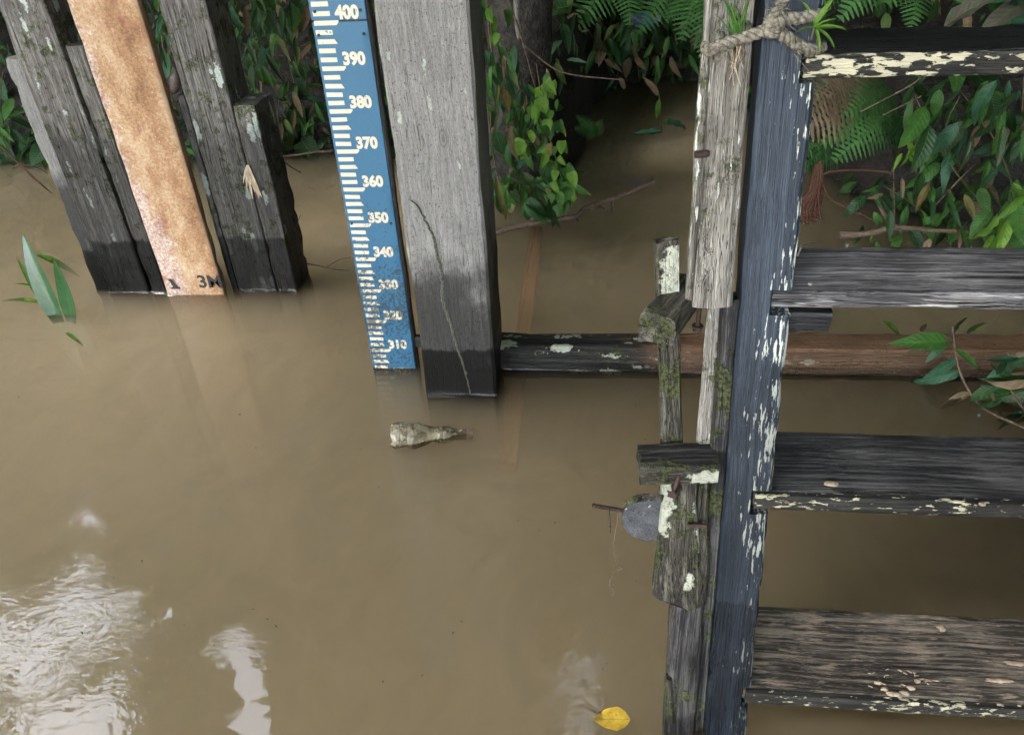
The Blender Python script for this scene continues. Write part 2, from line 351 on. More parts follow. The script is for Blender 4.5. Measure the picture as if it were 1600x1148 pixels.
M['stem'] = plain('stem', (.05, .045, .02), (.14, .11, .05), 60, .7, 0, .3, .001)
M['straw'] = plain('straw', (.35, .28, .18), (.55, .47, .33), 60, .8, 0, .3, .001)
M['mud'] = plain('mud', (.006, .005, .004), (.02, .015, .011), 12, .75, 0, .8, .02)
M['silt'] = plain('dry_silt', (.22, .165, .115), (.38, .30, .22), 70, .9, 0, .6, .002)
M['rope'] = plain('rope', (.055, .05, .034), (.30, .27, .215), 130, .9, 0, .9, .0015)
M['ink'] = plain('black_paint', (.008, .008, .008), (.02, .018, .016), 60, .6)

# ------------------------------------------------------------------ ground and water
SH = [(-60, 3.2), (-9, 3.6), (-3, 3.72), (-1.4, 3.75), (-.75, 3.7), (-.55, 3.45), (-.26, 3.2), (-.1, 3.4), (.02, 4.8), (.4, 5.15), (.7, 5.0), (.95, 4.2), (1.05, 3.4), (1.2, 2.98), (1.6, 2.72), (3, 2.5), (9, 2.4), (60, 2.)]
def shore(x):
    for (a, b), (c, d) in zip(SH, SH[1:]):
        if a <= x <= c:
            t = (x - a) / (c - a); return b + (d - b) * t
    return 2.5
def sstep(a, b, x):
    t = max(0, min(1, (x - a) / (b - a))); return t * t * (3 - 2 * t)
def ground_z(x, y):
    dy = y - shore(x)
    z = -.55 + .47 * sstep(-1.2, -.02, dy) + .45 * sstep(-.06, .42, dy) + .28 * max(0, dy - .1) ** .8 + .55 * max(0, dy - 4)  # last term is an unseen inland rise, added to block the low sky
    z += .05 * noise.noise(V((x * 2.3, y * 2.3, 0))) + .025 * noise.noise(V((x * 9, y * 9, 3)))
    return min(z, 9)
xs = [-60, -40, -25, -15] + [-9 + i * .09 for i in range(201)] + [15, 25, 40, 60]
ys = [-60, -30, -10, -3, 0, 1] + [1.6 + i * .075 for i in range(90)] + [9, 11, 15, 25, 60]
vs_ = [(x, y, ground_z(x, y)) for y in ys for x in xs]; nx = len(xs)
fs_ = [(j * nx + i, j * nx + i + 1, (j + 1) * nx + i + 1, (j + 1) * nx + i) for j in range(len(ys) - 1) for i in range(nx - 1)]
tag(obj('ground', mesh('ground', vs_, fs_, True, 180), M['mud']), kind='structure')

def water_mat():
    g = G('muddy_water'); P = g.n('NewGeometry').outputs['Position']; sp = g.n('SeparateXYZ', {0: P}).outputs
    # faint swell everywhere, a livelier breeze patch on the open side
    sw = g.noise(g.vmul(P, (1, 1.6, 1)), 5, 2, .5)
    rp = g.noise(g.vadd(g.vmul(P, (1, 1.5, 1)), g.vmul(g.n('TexNoise', {'Vector': P, 'Scale': 6.}).outputs['Color'], (.15, .15, 0))), 34, 3, .55)
    msk = g.m_('MULTIPLY', g.rng(g.noise(P, 2.2, 3, .5), .40, .62), g.rng(sp[1], 1.9, 1.1, .05, 1.))
    h = g.m_('ADD', g.m_('MULTIPLY', sw, .25), g.m_('MULTIPLY', g.m_('MULTIPLY', rp, msk), .34))
    bp = g.bump(h, .11, .02)
    fr = g.n('Fresnel', {'IOR': 1.333, 'Normal': bp}).outputs[0]
    gl = g.n('BsdfGlossy', {'Color': (1, 1, 1), 'Roughness': .015, 'Normal': bp})
    tr = g.n('BsdfTransparent')
    # thin film of silt and dust drifting on the surface
    fl = g.noise(g.vadd(g.vmul(P, (1.6, 1.0, 1)), g.vmul(g.n('TexNoise', {'Vector': P, 'Scale': 2.}).outputs['Color'], (.6, .6, 0))), 2.4, 5, .6)
    film = g.n('MixShader', {0: g.rng(fl, .38, .70, .0, .07), 1: tr, 2: g.n('BsdfDiffuse', {'Color': (.34, .27, .18)})})
    g.put(g.out.inputs[0], g.n('MixShader', {0: fr, 1: film, 2: gl}).outputs[0])
    c = WATER_C
    sc = g.n('VolumeScatter', {'Color': c, 'Density': WATER_D, 'Anisotropy': .2})
    ab = g.n('VolumeAbsorption', {'Color': c, 'Density': WATER_D})
    g.put(g.out.inputs[1], g.n('AddShader', {0: sc, 1: ab}).outputs[0])
    return g.m
WATER_C, WATER_D = (.936, .868, .724, 1), 11.0
M['water'] = water_mat()
bm = bmesh.new(); bmesh.ops.create_cube(bm, size=1)
for v in bm.verts: v.co = (v.co.x * 80, v.co.y * 80 - 6, v.co.z * 1.0 - .5)
me = bpy.data.meshes.new('water'); bm.to_mesh(me); bm.free()
WATER = tag(obj('water', me, M['water']), kind='structure')
def meniscus_mat():
    g = G('water_edge')
    fr = g.n('Fresnel', {'IOR': 1.333}).outputs[0]
    return g.end(g.n('MixShader', {0: fr, 1: g.n('BsdfTransparent'), 2: g.n('BsdfGlossy', {'Roughness': .05})}).outputs[0])
M['edge'] = meniscus_mat()
def meniscus(a, b, r=.006):      # the water climbing a few millimetres up a wet face
    a, b = V(a), V(b); d = (b - a); n = max(6, int(d.length / .012)); nrm = V((d.y, -d.x, 0)).normalized()
    vs, fs = [], []
    for i in range(n + 1):
        p = a + d * i / n; rr = r * (.8 + .35 * noise.noise(p * 30))
        for k in range(6):
            t = k / 5 * math.pi / 2
            vs.append(p + nrm * (rr * (1 - math.sin(t)) + .0005) + V((0, 0, rr * (1 - math.cos(t)) + .0006)))
    for i in range(n):
        for k in range(5): q = i * 6 + k; fs.append((q, q + 1, q + 7, q + 6))
    obj('meniscus', mesh('meniscus', vs, fs, True, 180), M['edge'], WATER)

# ------------------------------------------------------------------ leaves
def leaf_mesh(name, mat, prof='lance', width=.3, bend=.5, fold=.25, n=9, wavy=.0):
    me_vs, uv, fs = [], [], []
    cols = (-1, -.5, 0, .5, 1)
    ang = 0; p = V((0, 0, 0)); rows = []
    for i in range(n + 1):
        t = i / n
        if prof == 'lance': w = (math.sin(math.pi * min(1, t ** .8)) ** .85) * (1 - .25 * t)
        elif prof == 'heart': w = (math.sin(math.pi * min(1, (t * .93 + .07) ** .55)) ** .7)
        elif prof == 'strap': w = min(1, (t + .35) * 1.6) * (1 - t ** 2.6) ** .9
        else: w = math.sin(math.pi * t) ** .7
        w = max(w, .015) * width / 2
        rows.append((p.copy(), ang, w, t))
        ang -= bend / n; p = p + V((0, math.cos(ang), math.sin(ang))) / n
    for (q, a, w, t) in rows:
        for c in cols:
            up = fold * abs(c) * w + wavy * math.sin(t * 19 + c * 2) * w * abs(c)
            nrm = V((0, -math.sin(a), math.cos(a)))
            me_vs.append(q + V((c * w, 0, 0)) + nrm * up); uv.append((c, t))
    for i in range(n):
        for j in range(4):
            a = i * 5 + j; fs.append((a, a + 1, a + 6, a + 5))
    me = mesh(name, me_vs, fs, True, 180)
    l = me.uv_layers.new(name='UVMap')
    for lp in me.loops: l.data[lp.index].uv = uv[lp.vertex_index]
    me.materials.append(mat); return me
def pose(p, d, up=(0, 0, 1), s=1., roll=0.):
    y = V(d).normalized(); z = V(up); z = z - y * z.dot(y)
    if z.length < .05: z = V((.3, -1, .2)) - y * V((.3, -1, .2)).dot(y)
    z.normalize(); x = y.cross(z)
    m = Matrix(((x.x, y.x, z.x), (x.y, y.y, z.y), (x.z, y.z, z.z)))
    m = m @ Matrix.Rotation(roll, 3, 'Y') @ Matrix.Diagonal((s, s, s))
    m = m.to_4x4(); m.translation = V(p); return m
L_DARK = leafmat('leaf_dark_green', (.008, .033, .012), (.02, .068, .022), (.10, .06, .04), rough=.33)
L_MID = leafmat('leaf_mid_green', (.025, .085, .018), (.06, .165, .032), (.14, .09, .03), rough=.36)
L_BRIGHT = leafmat('leaf_bright_green', (.07, .17, .02), (.15, .29, .04), None, rough=.4, trans=.3)
L_BLUE = leafmat('leaf_bluish_green', (.02, .075, .040), (.04, .115, .065), (.10, .085, .07), rough=.3)
L_DEAD = leafmat('leaf_dead_brown', (.10, .06, .035), (.24, .17, .11), None, rough=.7, trans=.1)
L_YEL = leafmat('leaf_yellow', (.58, .38, .045), (.64, .43, .06), None, rough=.55, trans=.12, vein=.35, spots=.6)
L_FERN = leafmat('fern_green', (.04, .13, .035), (.08, .22, .06), None, rough=.5)
L_FERNB = leafmat('fern_brown', (.18, .12, .075), (.33, .24, .165), (.05, .10, .05), rough=.7, trans=.1)
L_STRAP = leafmat('strap_green', (.022, .085, .03), (.035, .115, .04), None, rough=.28, spec=.6, vein=.0, spots=.1)
LM = {}
for nm, mt in (('dark', L_DARK), ('mid', L_MID), ('bright', L_BRIGHT), ('blue', L_BLUE), ('dead', L_DEAD)):
    LM[nm] = [leaf_mesh('leaf', mt, 'lance', .30, .5, .25), leaf_mesh('leaf', mt, 'lance', .36, .95, .18, wavy=.1), leaf_mesh('leaf', mt, 'lance', .26, .2, .4, wavy=.25), leaf_mesh('leaf', mt, 'lance', .32, 1.7, .3, wavy=.3), leaf_mesh('leaf', mt, 'lance', .22, -.5, .5, wavy=.1)]
    LM[nm + '_heart'] = [leaf_mesh('leaf', mt, 'heart', .8, .4, .2), leaf_mesh('leaf', mt, 'heart', .7, .8, .3)]
    LM[nm + '_broad'] = [leaf_mesh('leaf', mt, 'lance', .44, .5, .2, wavy=.12), leaf_mesh('leaf', mt, 'lance', .5, .9, .15, wavy=.1)]
def leaf(parent, kind, p, d, s, up=(0, -.5, 1), roll=None):
    me = random.choice(LM[kind])
    return obj('leaf', me, None, parent, pose(p, d, up, s, random.uniform(-.5, .5) if roll is None else roll) @ Matrix.Diagonal((random.uniform(.7, 1.25), 1, random.uniform(.7, 1.6), 1)))
def rnd(a, b): return random.uniform(a, b)
def joined_leaves(items, name):   # items: (mesh, matrix) -> one mesh
    vs, fs, uv = [], [], []; mats = []; mi = []
    for me, mx in items:
        b = len(vs); vs += [tuple(mx @ v.co) for v in me.vertices]; d = me.uv_layers[0].data
        m = me.materials[0]
        if m not in mats: mats.append(m)
        k = mats.index(m)
        for p in me.polygons:
            fs.append(tuple(b + i for i in p.vertices)); mi.append(k); uv += [d[l].uv[:] for l in p.loop_indices]
    me = bpy.data.meshes.new(name); me.from_pydata(vs, [], fs)
    l = me.uv_layers.new(name='UVMap'); l.data.foreach_set('uv', [c for q in uv for c in q])
    me.polygons.foreach_set('material_index', mi); me.polygons.foreach_set('use_smooth', [True] * len(fs))
    for m in mats: me.materials.append(m)
    me.update(); return me

# ------------------------------------------------------------------ trees overhead (their leaves shade the place and mirror in the water)
SKY_GAPS = [
    [(112, 802), (150, 800), (142, 870), (150, 932), (215, 940), (190, 972), (196, 990), (150, 985), (118, 1000), (120, 1040), (66, 1064), (40, 1058), (0, 1075), (-80, 1085), (-80, 975), (0, 950), (60, 945), (112, 934), (124, 900), (106, 850)],
    [(20, 1170), (50, 1112), (90, 1092), (160, 1078), (186, 1100), (196, 1230), (-30, 1260)],
    [(352, 994), (388, 986), (402, 1010), (424, 1048), (398, 1070), (412, 1110), (428, 1148), (420, 1240), (388, 1240), (386, 1140), (372, 1080), (343, 1022)],
    [(912, 1012), (945, 1012), (930, 1050), (905, 1075), (920, 1150), (905, 1230), (890, 1230), (888, 1050)]]
for k_, gp_ in enumerate(SKY_GAPS[:3]):
    mx, my = sum(q[0] for q in gp_) / len(gp_), sum(q[1] for q in gp_) / len(gp_)
    SKY_GAPS[k_] = [(mx + (q[0] - mx) * 1.14, my + (q[1] - my) * 1.1) for q in gp_]
def inside(p, poly):
    c = False; x, y = p
    for (x0, y0), (x1, y1) in zip(poly, poly[1:] + poly[:1]):
        if (y0 > y) != (y1 > y) and x < (x1 - x0) * (y - y0) / (y1 - y0) + x0: c = not c
    return c
def in_gap(p):                    # does this spot of the canopy stand where the photo's water mirrors open sky
    q = proj((p.x, p.y, -p.z))
    if not q: return False
    w = 9 * noise.noise(V((q[0] * .05, q[1] * .05, 0)))
    return any(inside((q[0] + dx + w, q[1] + dy), g) for g in SKY_GAPS for dx, dy in ((0, 0), (11, 0), (-11, 0), (0, 9), (0, -9)))
L_CAN = leafmat('canopy_green', (.02, .05, .015), (.05, .10, .03), None, rough=.45, trans=.25)
def canopy_leaf():
    vs = [(0, 0, 0), (.2, .35, .03), (.16, .75, -.03), (0, 1, -.12), (-.16, .75, -.03), (-.2, .35, .03)]
    me = mesh('canopy_leaf', vs, [(0, 1, 2, 3, 4, 5)], False); l = me.uv_layers.new(name='UVMap')
    for lp in me.loops: v = vs[lp.vertex_index]; l.data[lp.index].uv = (v[0] * 5, v[1])
    me.materials.append(L_CAN); return me
CL = canopy_leaf()
TREES = [((-.33, 3.28), .13, 'muddy vine-clad tree trunk standing in the water behind the blue gauge', 0), ((-5.2, 6.4), .2, 'tall tree on the far bank behind the black posts, mirrored in the water', 1), ((4.2, 5.6), .2, 'tall tree on the bank beyond the wooden stairs', 2), ((.6, 9.5), .2, 'tall tree inland behind the ferns', 3), ((-7.5, -1.5), .2, 'tall tree leaning over the water at far left', 4), ((6.0, -2.0), .2, 'tall tree leaning over the water at far right', 5)]
crown_items = [[] for _ in TREES]; limbs = [[] for _ in TREES]
rg = random.Random(11)
N_CLUMP, Y_BACK = 1050, -7.5
for i in range(N_CLUMP):
    c = V((rg.uniform(-13, 13), rg.uniform(Y_BACK, 13), 0)); c.z = 5.2 + .9 * noise.noise(c * .35) + rg.uniform(-.6, .6) + .12 * max(0, c.y - 5)
    k = min(range(len(TREES)), key=lambda q: (V(TREES[q][0]) - c.xy).length)
    limbs[k].append(c.copy())
    if i >= N_CLUMP - 220: c = V((rg.uniform(-2.5, 4.5), rg.uniform(.5, 9), rg.uniform(6.3, 7.2)))      # extra upper clumps, added to shut sky leaks mirrored in the water
    for j in range(64):
        p = c + V((rg.gauss(0, .5), rg.gauss(0, .5), rg.gauss(0, .24))); s = rg.uniform(.30, .55)
        d = V((rg.gauss(0, 1), rg.gauss(0, 1), rg.gauss(-.35, .45)))
        if in_gap(p + d.normalized() * s * .5): continue
        crown_items[k].append((CL, pose(p, d, (rg.gauss(0, .5), rg.gauss(0, .5), 1), s)))
def in_view(p, m):
    q = proj(p); return q is not None and q[1] > -m and -m < q[0] < 1600 + m
for i in range(230):          # low boughs that hang over the bank and keep the inlet dark
    c = V((rg.uniform(-6.5, 6.5), rg.uniform(2.7, 7.5), rg.uniform(1.0, 3.2)))
    if (.2 < c.x < 1.4 and 3.2 < c.y < 4.6) or (-1.2 < c.x < .6 and c.y < 3.6): continue
    k = min(range(4), key=lambda q: (V(TREES[q][0]) - c.xy).length)
    for j in range(26):
        p = c + V((rg.gauss(0, .35), rg.gauss(0, .35), rg.gauss(0, .2))); s = rg.uniform(.2, .38)
        if in_gap(p) or in_view(p, 150): continue
        crown_items[k].append((CL, pose(p, (rg.gauss(0, 1), rg.gauss(-.2, 1), rg.gauss(-.5, .45)), (rg.gauss(0, .5), rg.gauss(-.3, .5), 1), s)))
# the wood that closes the view on all sides but the open river behind
wood_items = []
for i in range(620):
    az = rg.uniform(-math.radians(128), math.radians(128)); R_ = rg.uniform(10, 14); c = V((math.sin(az) * R_, math.cos(az) * R_ + 2, rg.uniform(.6, 6.2)))
    for j in range(46):
        p = c + V((rg.gauss(0, .7), rg.gauss(0, .7), rg.gauss(0, .5)))
        if in_gap(p): continue
        wood_items.append((CL, pose(p, (rg.gauss(0, 1), rg.gauss(0, 1), rg.gauss(-.5, .5)), (rg.gauss(0, .5), rg.gauss(0, .5), 1), rg.uniform(.4, .75))))
for i in range(460):          # unseen thicket, added to darken the water on the right
    c = V((rg.uniform(2.6, 6.5), rg.uniform(-7.5, 2.2), rg.uniform(.3, 5.)))
    for j in range(34):
        p = c + V((rg.gauss(0, .4), rg.gauss(0, .5), rg.gauss(0, .4)))
        if in_gap(p) or in_view(p, 200): continue
        wood_items.append((CL, pose(p, (rg.gauss(-.3, 1), rg.gauss(0, 1), rg.gauss(-.5, .5)), (rg.gauss(-.4, .5), rg.gauss(0, .5), 1), rg.uniform(.3, .6))))
for i in range(300):  # unseen clumps added in front to block sky specks mirrored in the inlet
    az = rg.uniform(-math.radians(60), math.radians(60)); R_ = rg.uniform(8.5, 12); c = V((math.sin(az) * R_, math.cos(az) * R_, rg.uniform(1.8, 7.)))
    for j in range(40):
        p = c + V((rg.gauss(0, .6), rg.gauss(0, .6), rg.gauss(0, .5)))
        if in_gap(p) or in_view(p, 150): continue
        wood_items.append((CL, pose(p, (rg.gauss(0, 1), rg.gauss(0, 1), rg.gauss(-.5, .5)), (rg.gauss(0, .5), rg.gauss(-.6, .5), 1), rg.uniform(.4, .75))))
tag(obj('forest', joined_leaves(wood_items, 'forest'), None), 'dense green wood around the river inlet', 'forest', kind='stuff')
for k, ((tx, ty), r, lab, _) in enumerate(TREES):
    z0 = -.5 if k != 0 else -.4
    t = empty('tree', (tx, ty, max(0., ground_z(tx, ty)) if k else 0), lab, 'tree', 'trees over the river')
    rr = random.Random(k); top = 4.6
    path = [V((tx, ty, z0)), V((tx + rr.uniform(-.03, .03), ty, .4)), V((tx + rr.uniform(-.08, .08), ty + .03, 1.2)), V((tx + rr.uniform(-.2, .2), ty + .1, 3)), V((tx + rr.uniform(-.3, .3), ty + .2, top))]
    P = smoothpath(path, 10); vs, fs = tube_data(P, r * 1.25, r * .6, 18, rough=.28, seed=k)
    ch = [c for c in limbs[k]]; rr.shuffle(ch)
    for c in ch[:9]:
        a = P[-1 - rr.randrange(8)]; m = (a + c) / 2 + V((0, 0, .3))
        L = smoothpath([a, m, c], 5)
        L = [q for q in L]
        if any(in_gap(q) for q in L): continue
        tube_data(L, r * .35, r * .08, 6, vs, fs)
    obj('trunk', mesh('trunk', vs, fs, True, 70), M['bark'], t)
    if crown_items[k]: obj('crown', joined_leaves(crown_items[k], 'crown'), None, t)

# ------------------------------------------------------------------ paired black posts with the orange board
def top_plank(name, x0, x1, y, z1, d, par, mat, **k):
    return timber(name, ((x0 + x1) / 2, y, -.55), ((x0 + x1) / 2, y, z1), x1 - x0, d, mat, par, ragged=.006, **k)
pa = empty('mooring_post', (-1.67, 2.35, 0), 'tall dark timber post with side planks, left of the orange board', 'post', 'dark timber posts')
top_plank('post_core', -1.752, -1.598, 2.284, 2.3, .15, pa, M['post_dark'], wear=.006)
top_plank('side_plank', -1.812, -1.756, 2.300, ony(22, 92, 2.3).z, .15, pa, M['post_pale'], wear=.008, jit=.0025)
top_plank('side_plank', -1.594, -1.536, 2.296, ony(108, 72, 2.3).z, .15, pa, M['post_dark'], wear=.008, jit=.0025)
pb = empty('mooring_post', (-1.17, 2.37, 0), 'tall dark timber post with stepped planks, right of the orange board', 'post', 'dark timber posts')
top_plank('post_core', -1.268, -1.122, 2.312, 2.3, .15, pb, M['post_dark'], wear=.006)
top_plank('side_plank', -1.299, -1.272, 2.322, ony(272, 150, 2.32).z, .13, pb, M['post_dark'], wear=.008)
top_plank('side_plank', -1.118, -1.046, 2.308, ony(375, 165, 2.31).z, .15, pb, M['post_dark'], wear=.009, jit=.003)
for x0, x1, y in ((-1.75, -1.536, 2.282), (-1.26, -1.046, 2.306)): meniscus((x0, y, 0), (x1, y, 0))
ob = timber('gauge_board', (-1.4115, 2.272, -.6), (-1.4115, 2.272, 2.3), .217, .03, M['orange'], None, wear=.007, ch=.003, jit=.001)
tag(ob, 'orange stained board marked 3M between the two dark posts', 'board')
meniscus((-1.518, 2.268, 0), (-1.305, 2.268, 0))
def text(s, p, size, mat, parent, sx=1., bold=.0, name='lettering', ext=.0006):
    cu = bpy.data.curves.new(name, 'FONT'); cu.body = s; cu.size = size; cu.offset = bold; cu.extrude = ext; cu.resolution_u = 3
    cu.align_x = 'CENTER'; cu.align_y = 'CENTER'; cu.materials.append(mat)
    o = bpy.data.objects.new(name, cu); COL.link(o)
    me = bpy.data.meshes.new_from_object(o.evaluated_get(bpy.context.evaluated_depsgraph_get())); bpy.data.objects.remove(o)
    o = obj(name, me, mat, None, Matrix.Translation(p) @ Matrix.Rotation(math.pi / 2, 4, 'X') @ Matrix.Diagonal((sx, 1, 1, 1)))
    return adopt(o, parent)
def worn_mat(name, c0, c1, stain, amt, sc=60.):
    g = G(name); P = g.n('NewGeometry').outputs['Position']; n = g.noise(P, sc, 5, .7); n2 = g.noise(P, 14, 3, .6)
    pz = g.n('SeparateXYZ', {0: P}).outputs[2]
    low = g.rng(pz, .62, .12, -.06, .10)       # algae grows where the river reaches
    k = g.rng(g.m_('ADD', g.m_('ADD', n, g.m_('MULTIPLY', g.m_('SUBTRACT', n2, .5), .5)), low), .62 - amt, .66 - amt)
    col = g.mix(g.m_('MULTIPLY', k, .9), g.mix(n, c0, c1), stain)
    return g.end(g.bsdf(Base_Color=col, Roughness=.55, Normal=g.bump(n, .3, .001)))
M['mark'] = worn_mat('cream_enamel', (.50, .45, .33), (.64, .59, .47), (.06, .05, .03), .04, 110.)
M['blue'] = worn_mat('blue_enamel', (.011, .077, .150), (.024, .118, .205), (.010, .028, .042), .03, 120.)
pm = ony(328, 441, 2.27)
text('3M', (pm.x, 2.2695, pm.z), .068, M['ink'], ob, 1.05, .0015)
# the worn end of an older mark beside it
pk = ony(272, 443, 2.27)
vs = [(-.018, .016), (-.006, .02), (.012, -.012), (.019, -.015), (.018, -.022), (-.012, -.022), (-.02, -.019), (-.008, -.012), (-.012, .003)]
obj('lettering', mesh('lettering', [(x, 0, z) for x, z in vs], [tuple(range(len(vs)))], False), M['ink'], ob, Matrix.Translation((pk.x, 2.2692, pk.z)))

# ------------------------------------------------------------------ staff gauge and the big post beside it
GY = 1.834
GX0, GX1 = -.648, -.517
def gz(c): return (c - 303.6) / 100
ga = empty('staff_gauge', ((GX0 + GX1) / 2, GY, 0), 'blue water level staff gauge with cream marks and numbers 300 to 400', 'gauge')
timber('backing_board', (-.578, GY + .004, -.6), (-.578, GY + .004, 1.7), .136, .03, M['dark_wood'], ga, wear=.002)
def plate(z0, z1, name='plate'):
    o = timber(name, ((GX0 + GX1) / 2, GY - .001, z0), ((GX0 + GX1) / 2, GY - .001, z1), GX1 - GX0, .004, M['blue'], ga, ch=.001, jit=.0004, wear=.0012, ragged=.0004)
    return o
PL = (plate(gz(291), gz(400.2)), plate(gz(400.6), gz(460)))
def tick_mesh(w, slope):
    d = .006 * (1 if slope else 0); h = .0052
    pts = [(0, -h), (w - (d if slope > 0 else 0), -h), (w + .0, -h if slope <= 0 else h * .2), (w - (d if slope < 0 else 0), h), (0, h)]
    n = len(pts); vs = [(x, 0, z) for x, z in pts] + [(x, .0018, z) for x, z in pts]
    fs = [tuple(range(n)), tuple(reversed(range(n, 2 * n)))] + [(i, n + i, n + (i + 1) % n, (i + 1) % n) for i in range(n)]
    me = mesh('tick_mark', vs, fs, False); me.materials.append(M['mark']); return me
TS, TM, TL = tick_mesh(.040, 0), tick_mesh(.047, -1), tick_mesh(.058, 1)
rg = random.Random(3)
for c in range(292, 430, 2):
    k = c % 10; me = TL if k == 0 else TM if k == 6 else TS
    o = obj('tick_mark', me, None, PL[c > 400], Matrix.Translation((GX0 + .006 + rg.uniform(-.0006, .0006), GY - .0024, gz(c))) @ Matrix.Rotation(rg.uniform(-.012, .012), 4, 'Y'))
for c in range(300, 430, 10):
    text(str(c), (GX0 + .0865, GY - .002, gz(c) + .0205), .039, M['mark'], PL[c >= 400], .93, .0019, 'numeral')
for sx in (GX0 + .012, GX1 - .012):
    for c in (397.5, 350.5, 402.5):
        vs, fs = tube_data([V((0, -.003, 0)), V((0, .004, 0))], .0035, .0035, 8)
        obj('screw', mesh('screw', vs, fs, True, 50), M['rust'], PL[c > 400], Matrix.Translation((sx, GY - .0015, gz(c))))
timber('bracket', (-.512, GY + .008, .085), (-.44, GY + .008, .085), .035, .025, M['dark_wood'], ga, back=(0, 1, 0))
meniscus((GX0, GY - .003, 0), (GX1, GY - .003, 0), .005)
bp_ = timber('timber_post', (-.357, 1.706, -.7), (-.366, 1.706, 2.4), .203, .20, M['post_pale'], None, wear=.005, jit=.0022, ch=.006)
tag(bp_, 'thick pale grey timber post with a knot, beside the blue gauge', 'post')
meniscus((-.458, 1.703, 0), (-.256, 1.703, 0), .010)
# the greenish resin streak that runs down its face
pts = [ony(u, v, 1.702) for u, v in ((640, 312), (652, 322), (664, 345), (676, 368), (682, 395), (690, 430), (692, 470), (702, 500), (712, 535), (722, 565), (731, 598), (735, 616))]
P = smoothpath(pts, 8); vs, fs = [], []
for i, p in enumerate(P):
    t = i / len(P); w = .0014 + .0026 * math.sin(math.pi * t) + .0030 * noise.noise(V((0, 0, i * .9))); off = .004 * noise.noise(V((4, 0, i * .6)))
    for k, (sx, yy) in enumerate(((-1, 0), (-.35, -.0014), (.1, .0004), (.5, -.0014), (1, 0))): vs.append(p + V((sx * w + off, yy + .0005, 0)))
for i in range(len(P) - 1):
    for k in range(4): q = i * 5 + k; fs.append((q, q + 1, q + 6, q + 5))
me = mesh('resin_streak', vs, fs, True, 50)
obj('resin_streak', me, plain('streak', (.03, .032, .025), (.16, .165, .12), 220, .8, 0, .6, .002), bp_)

# ------------------------------------------------------------------ beam lying at the waterline
bmx = timber('water_beam', (-.262, 1.838, .018), (2.6, 1.846, .052), .108, .095, M['beam'], None, back=(0, 1, 0), wear=.007, jit=.003, ch=.006)
tag(bmx, 'long horizontal beam at the waterline, black with lichen then brown', 'beam')
meniscus((-.25, 1.834, 0), (1.9, 1.84, 0), .006)

# ------------------------------------------------------------------ the wooden stairs
NRM = V((0, -.961, .278)); SP0 = V((.206, .741, 0)); DIR = V((0, .278, .961))
def onst(u, v, lift=0.): return onpl(u, v, SP0 + NRM * lift, NRM)
def st(x, z, lift=0.):        # a spot on the stringers' front plane
    return V((x, SP0.y + DIR.y / DIR.z * z, z)) + NRM * lift
stairs = empty('wooden_stairs', (.6, .8, 0), 'steep wooden stairs with blue-black stringer and four worn treads', 'stairs')
TR = [(1.048, 1.044, .155, .027, .266), (.752, .957, .153, .026, .257), (.452, .870, .155, .030, .256), (.097, .767, .178, .032, .272)]   # top z, front y, depth, thickness, left end
sm = timber_mesh(1.95, .0715, .052, seed=4.2, wear=.005, jit=.0012, ch=.005)
so = obj('stringer', sm, M['stringer'], None, frame(st(.2475, -.55), DIR, (0, 1, 0)))
# notches that take the treads
cut = bmesh.new()
for zt, yf, dp, th, xl in TR:
    c = V((xl + .2 - .004, yf + dp / 2 - .004, zt - th / 2)); r = bmesh.ops.create_cube(cut, size=1)
    for v in r['verts']: v.co = V((v.co.x * .4, v.co.y * (dp + .02), v.co.z * (th + .009))) + c
cme = bpy.data.meshes.new('notch'); cut.to_mesh(cme); cut.free(); co = bpy.data.objects.new('notch', cme); COL.link(co)
bo = so.modifiers.new('b', 'BOOLEAN'); bo.operation = 'DIFFERENCE'; bo.object = co; bo.solver = 'EXACT'
dg = bpy.context.evaluated_depsgraph_get(); nm_ = bpy.data.meshes.new_from_object(so.evaluated_get(dg)); so.modifiers.clear(); so.data = nm_
nm_.set_sharp_from_angle(angle=math.radians(30))
bpy.data.objects.remove(co); adopt(so, stairs)
timber('stringer', st(1.42, -.55), st(1.42, 1.35), .0715, .052, M['stringer'], stairs, back=(0, 1, 0), wear=.005)
timber('backing_strip', st(.2015, -.3, -.012), st(.2025, .735, -.012), .026, .05, M['pole_dark'], stairs, back=(0, 1, 0), wear=.003, ragged=.01)
TM_ = ['tread_black', 'tread_grey', 'tread_dark', 'tread_brown']
TREAD = []
for (zt, yf, dp, th, xl), mt in zip(TR, TM_):
    # board lies flat: length along x, width along y; the front is a painted edge of its own look
    o = timber('tread', (xl, yf + dp / 2 + .004, zt), (1.45, yf + dp / 2 + .0, zt), dp - .004, th, M[mt], stairs, back=(0, 0, -1), wear=.005, jit=.0016, ch=.004, ragged=.004)
    TREAD.append(o)
timber('tread_nosing', (.268, 1.0415, 1.0345), (1.45, 1.0415, 1.0345), .0275, .012, M['tread_edge'], TREAD[0], back=(0, 1, 0), wear=.004, ch=.002, jit=.001)
timber('tread_nosing', (.258, .8665, .4378), (1.45, .8665, .4378), .029, .012, M['tread_front'], TREAD[2], back=(0, 1, 0), wear=.004, ch=.002, jit=.001)
timber('tread_nosing', (.274, .7625, .0824), (1.45, .7625, .0824), .030, .012, M['tread_front'], TREAD[3], back=(0, 1, 0), wear=.004, ch=.002, jit=.001)
timber('support_cleat', (.283, .965, .698), (.345, .965, .698), .040, .05, M['tread_black'], stairs, back=(0, 1, .25), wear=.003)
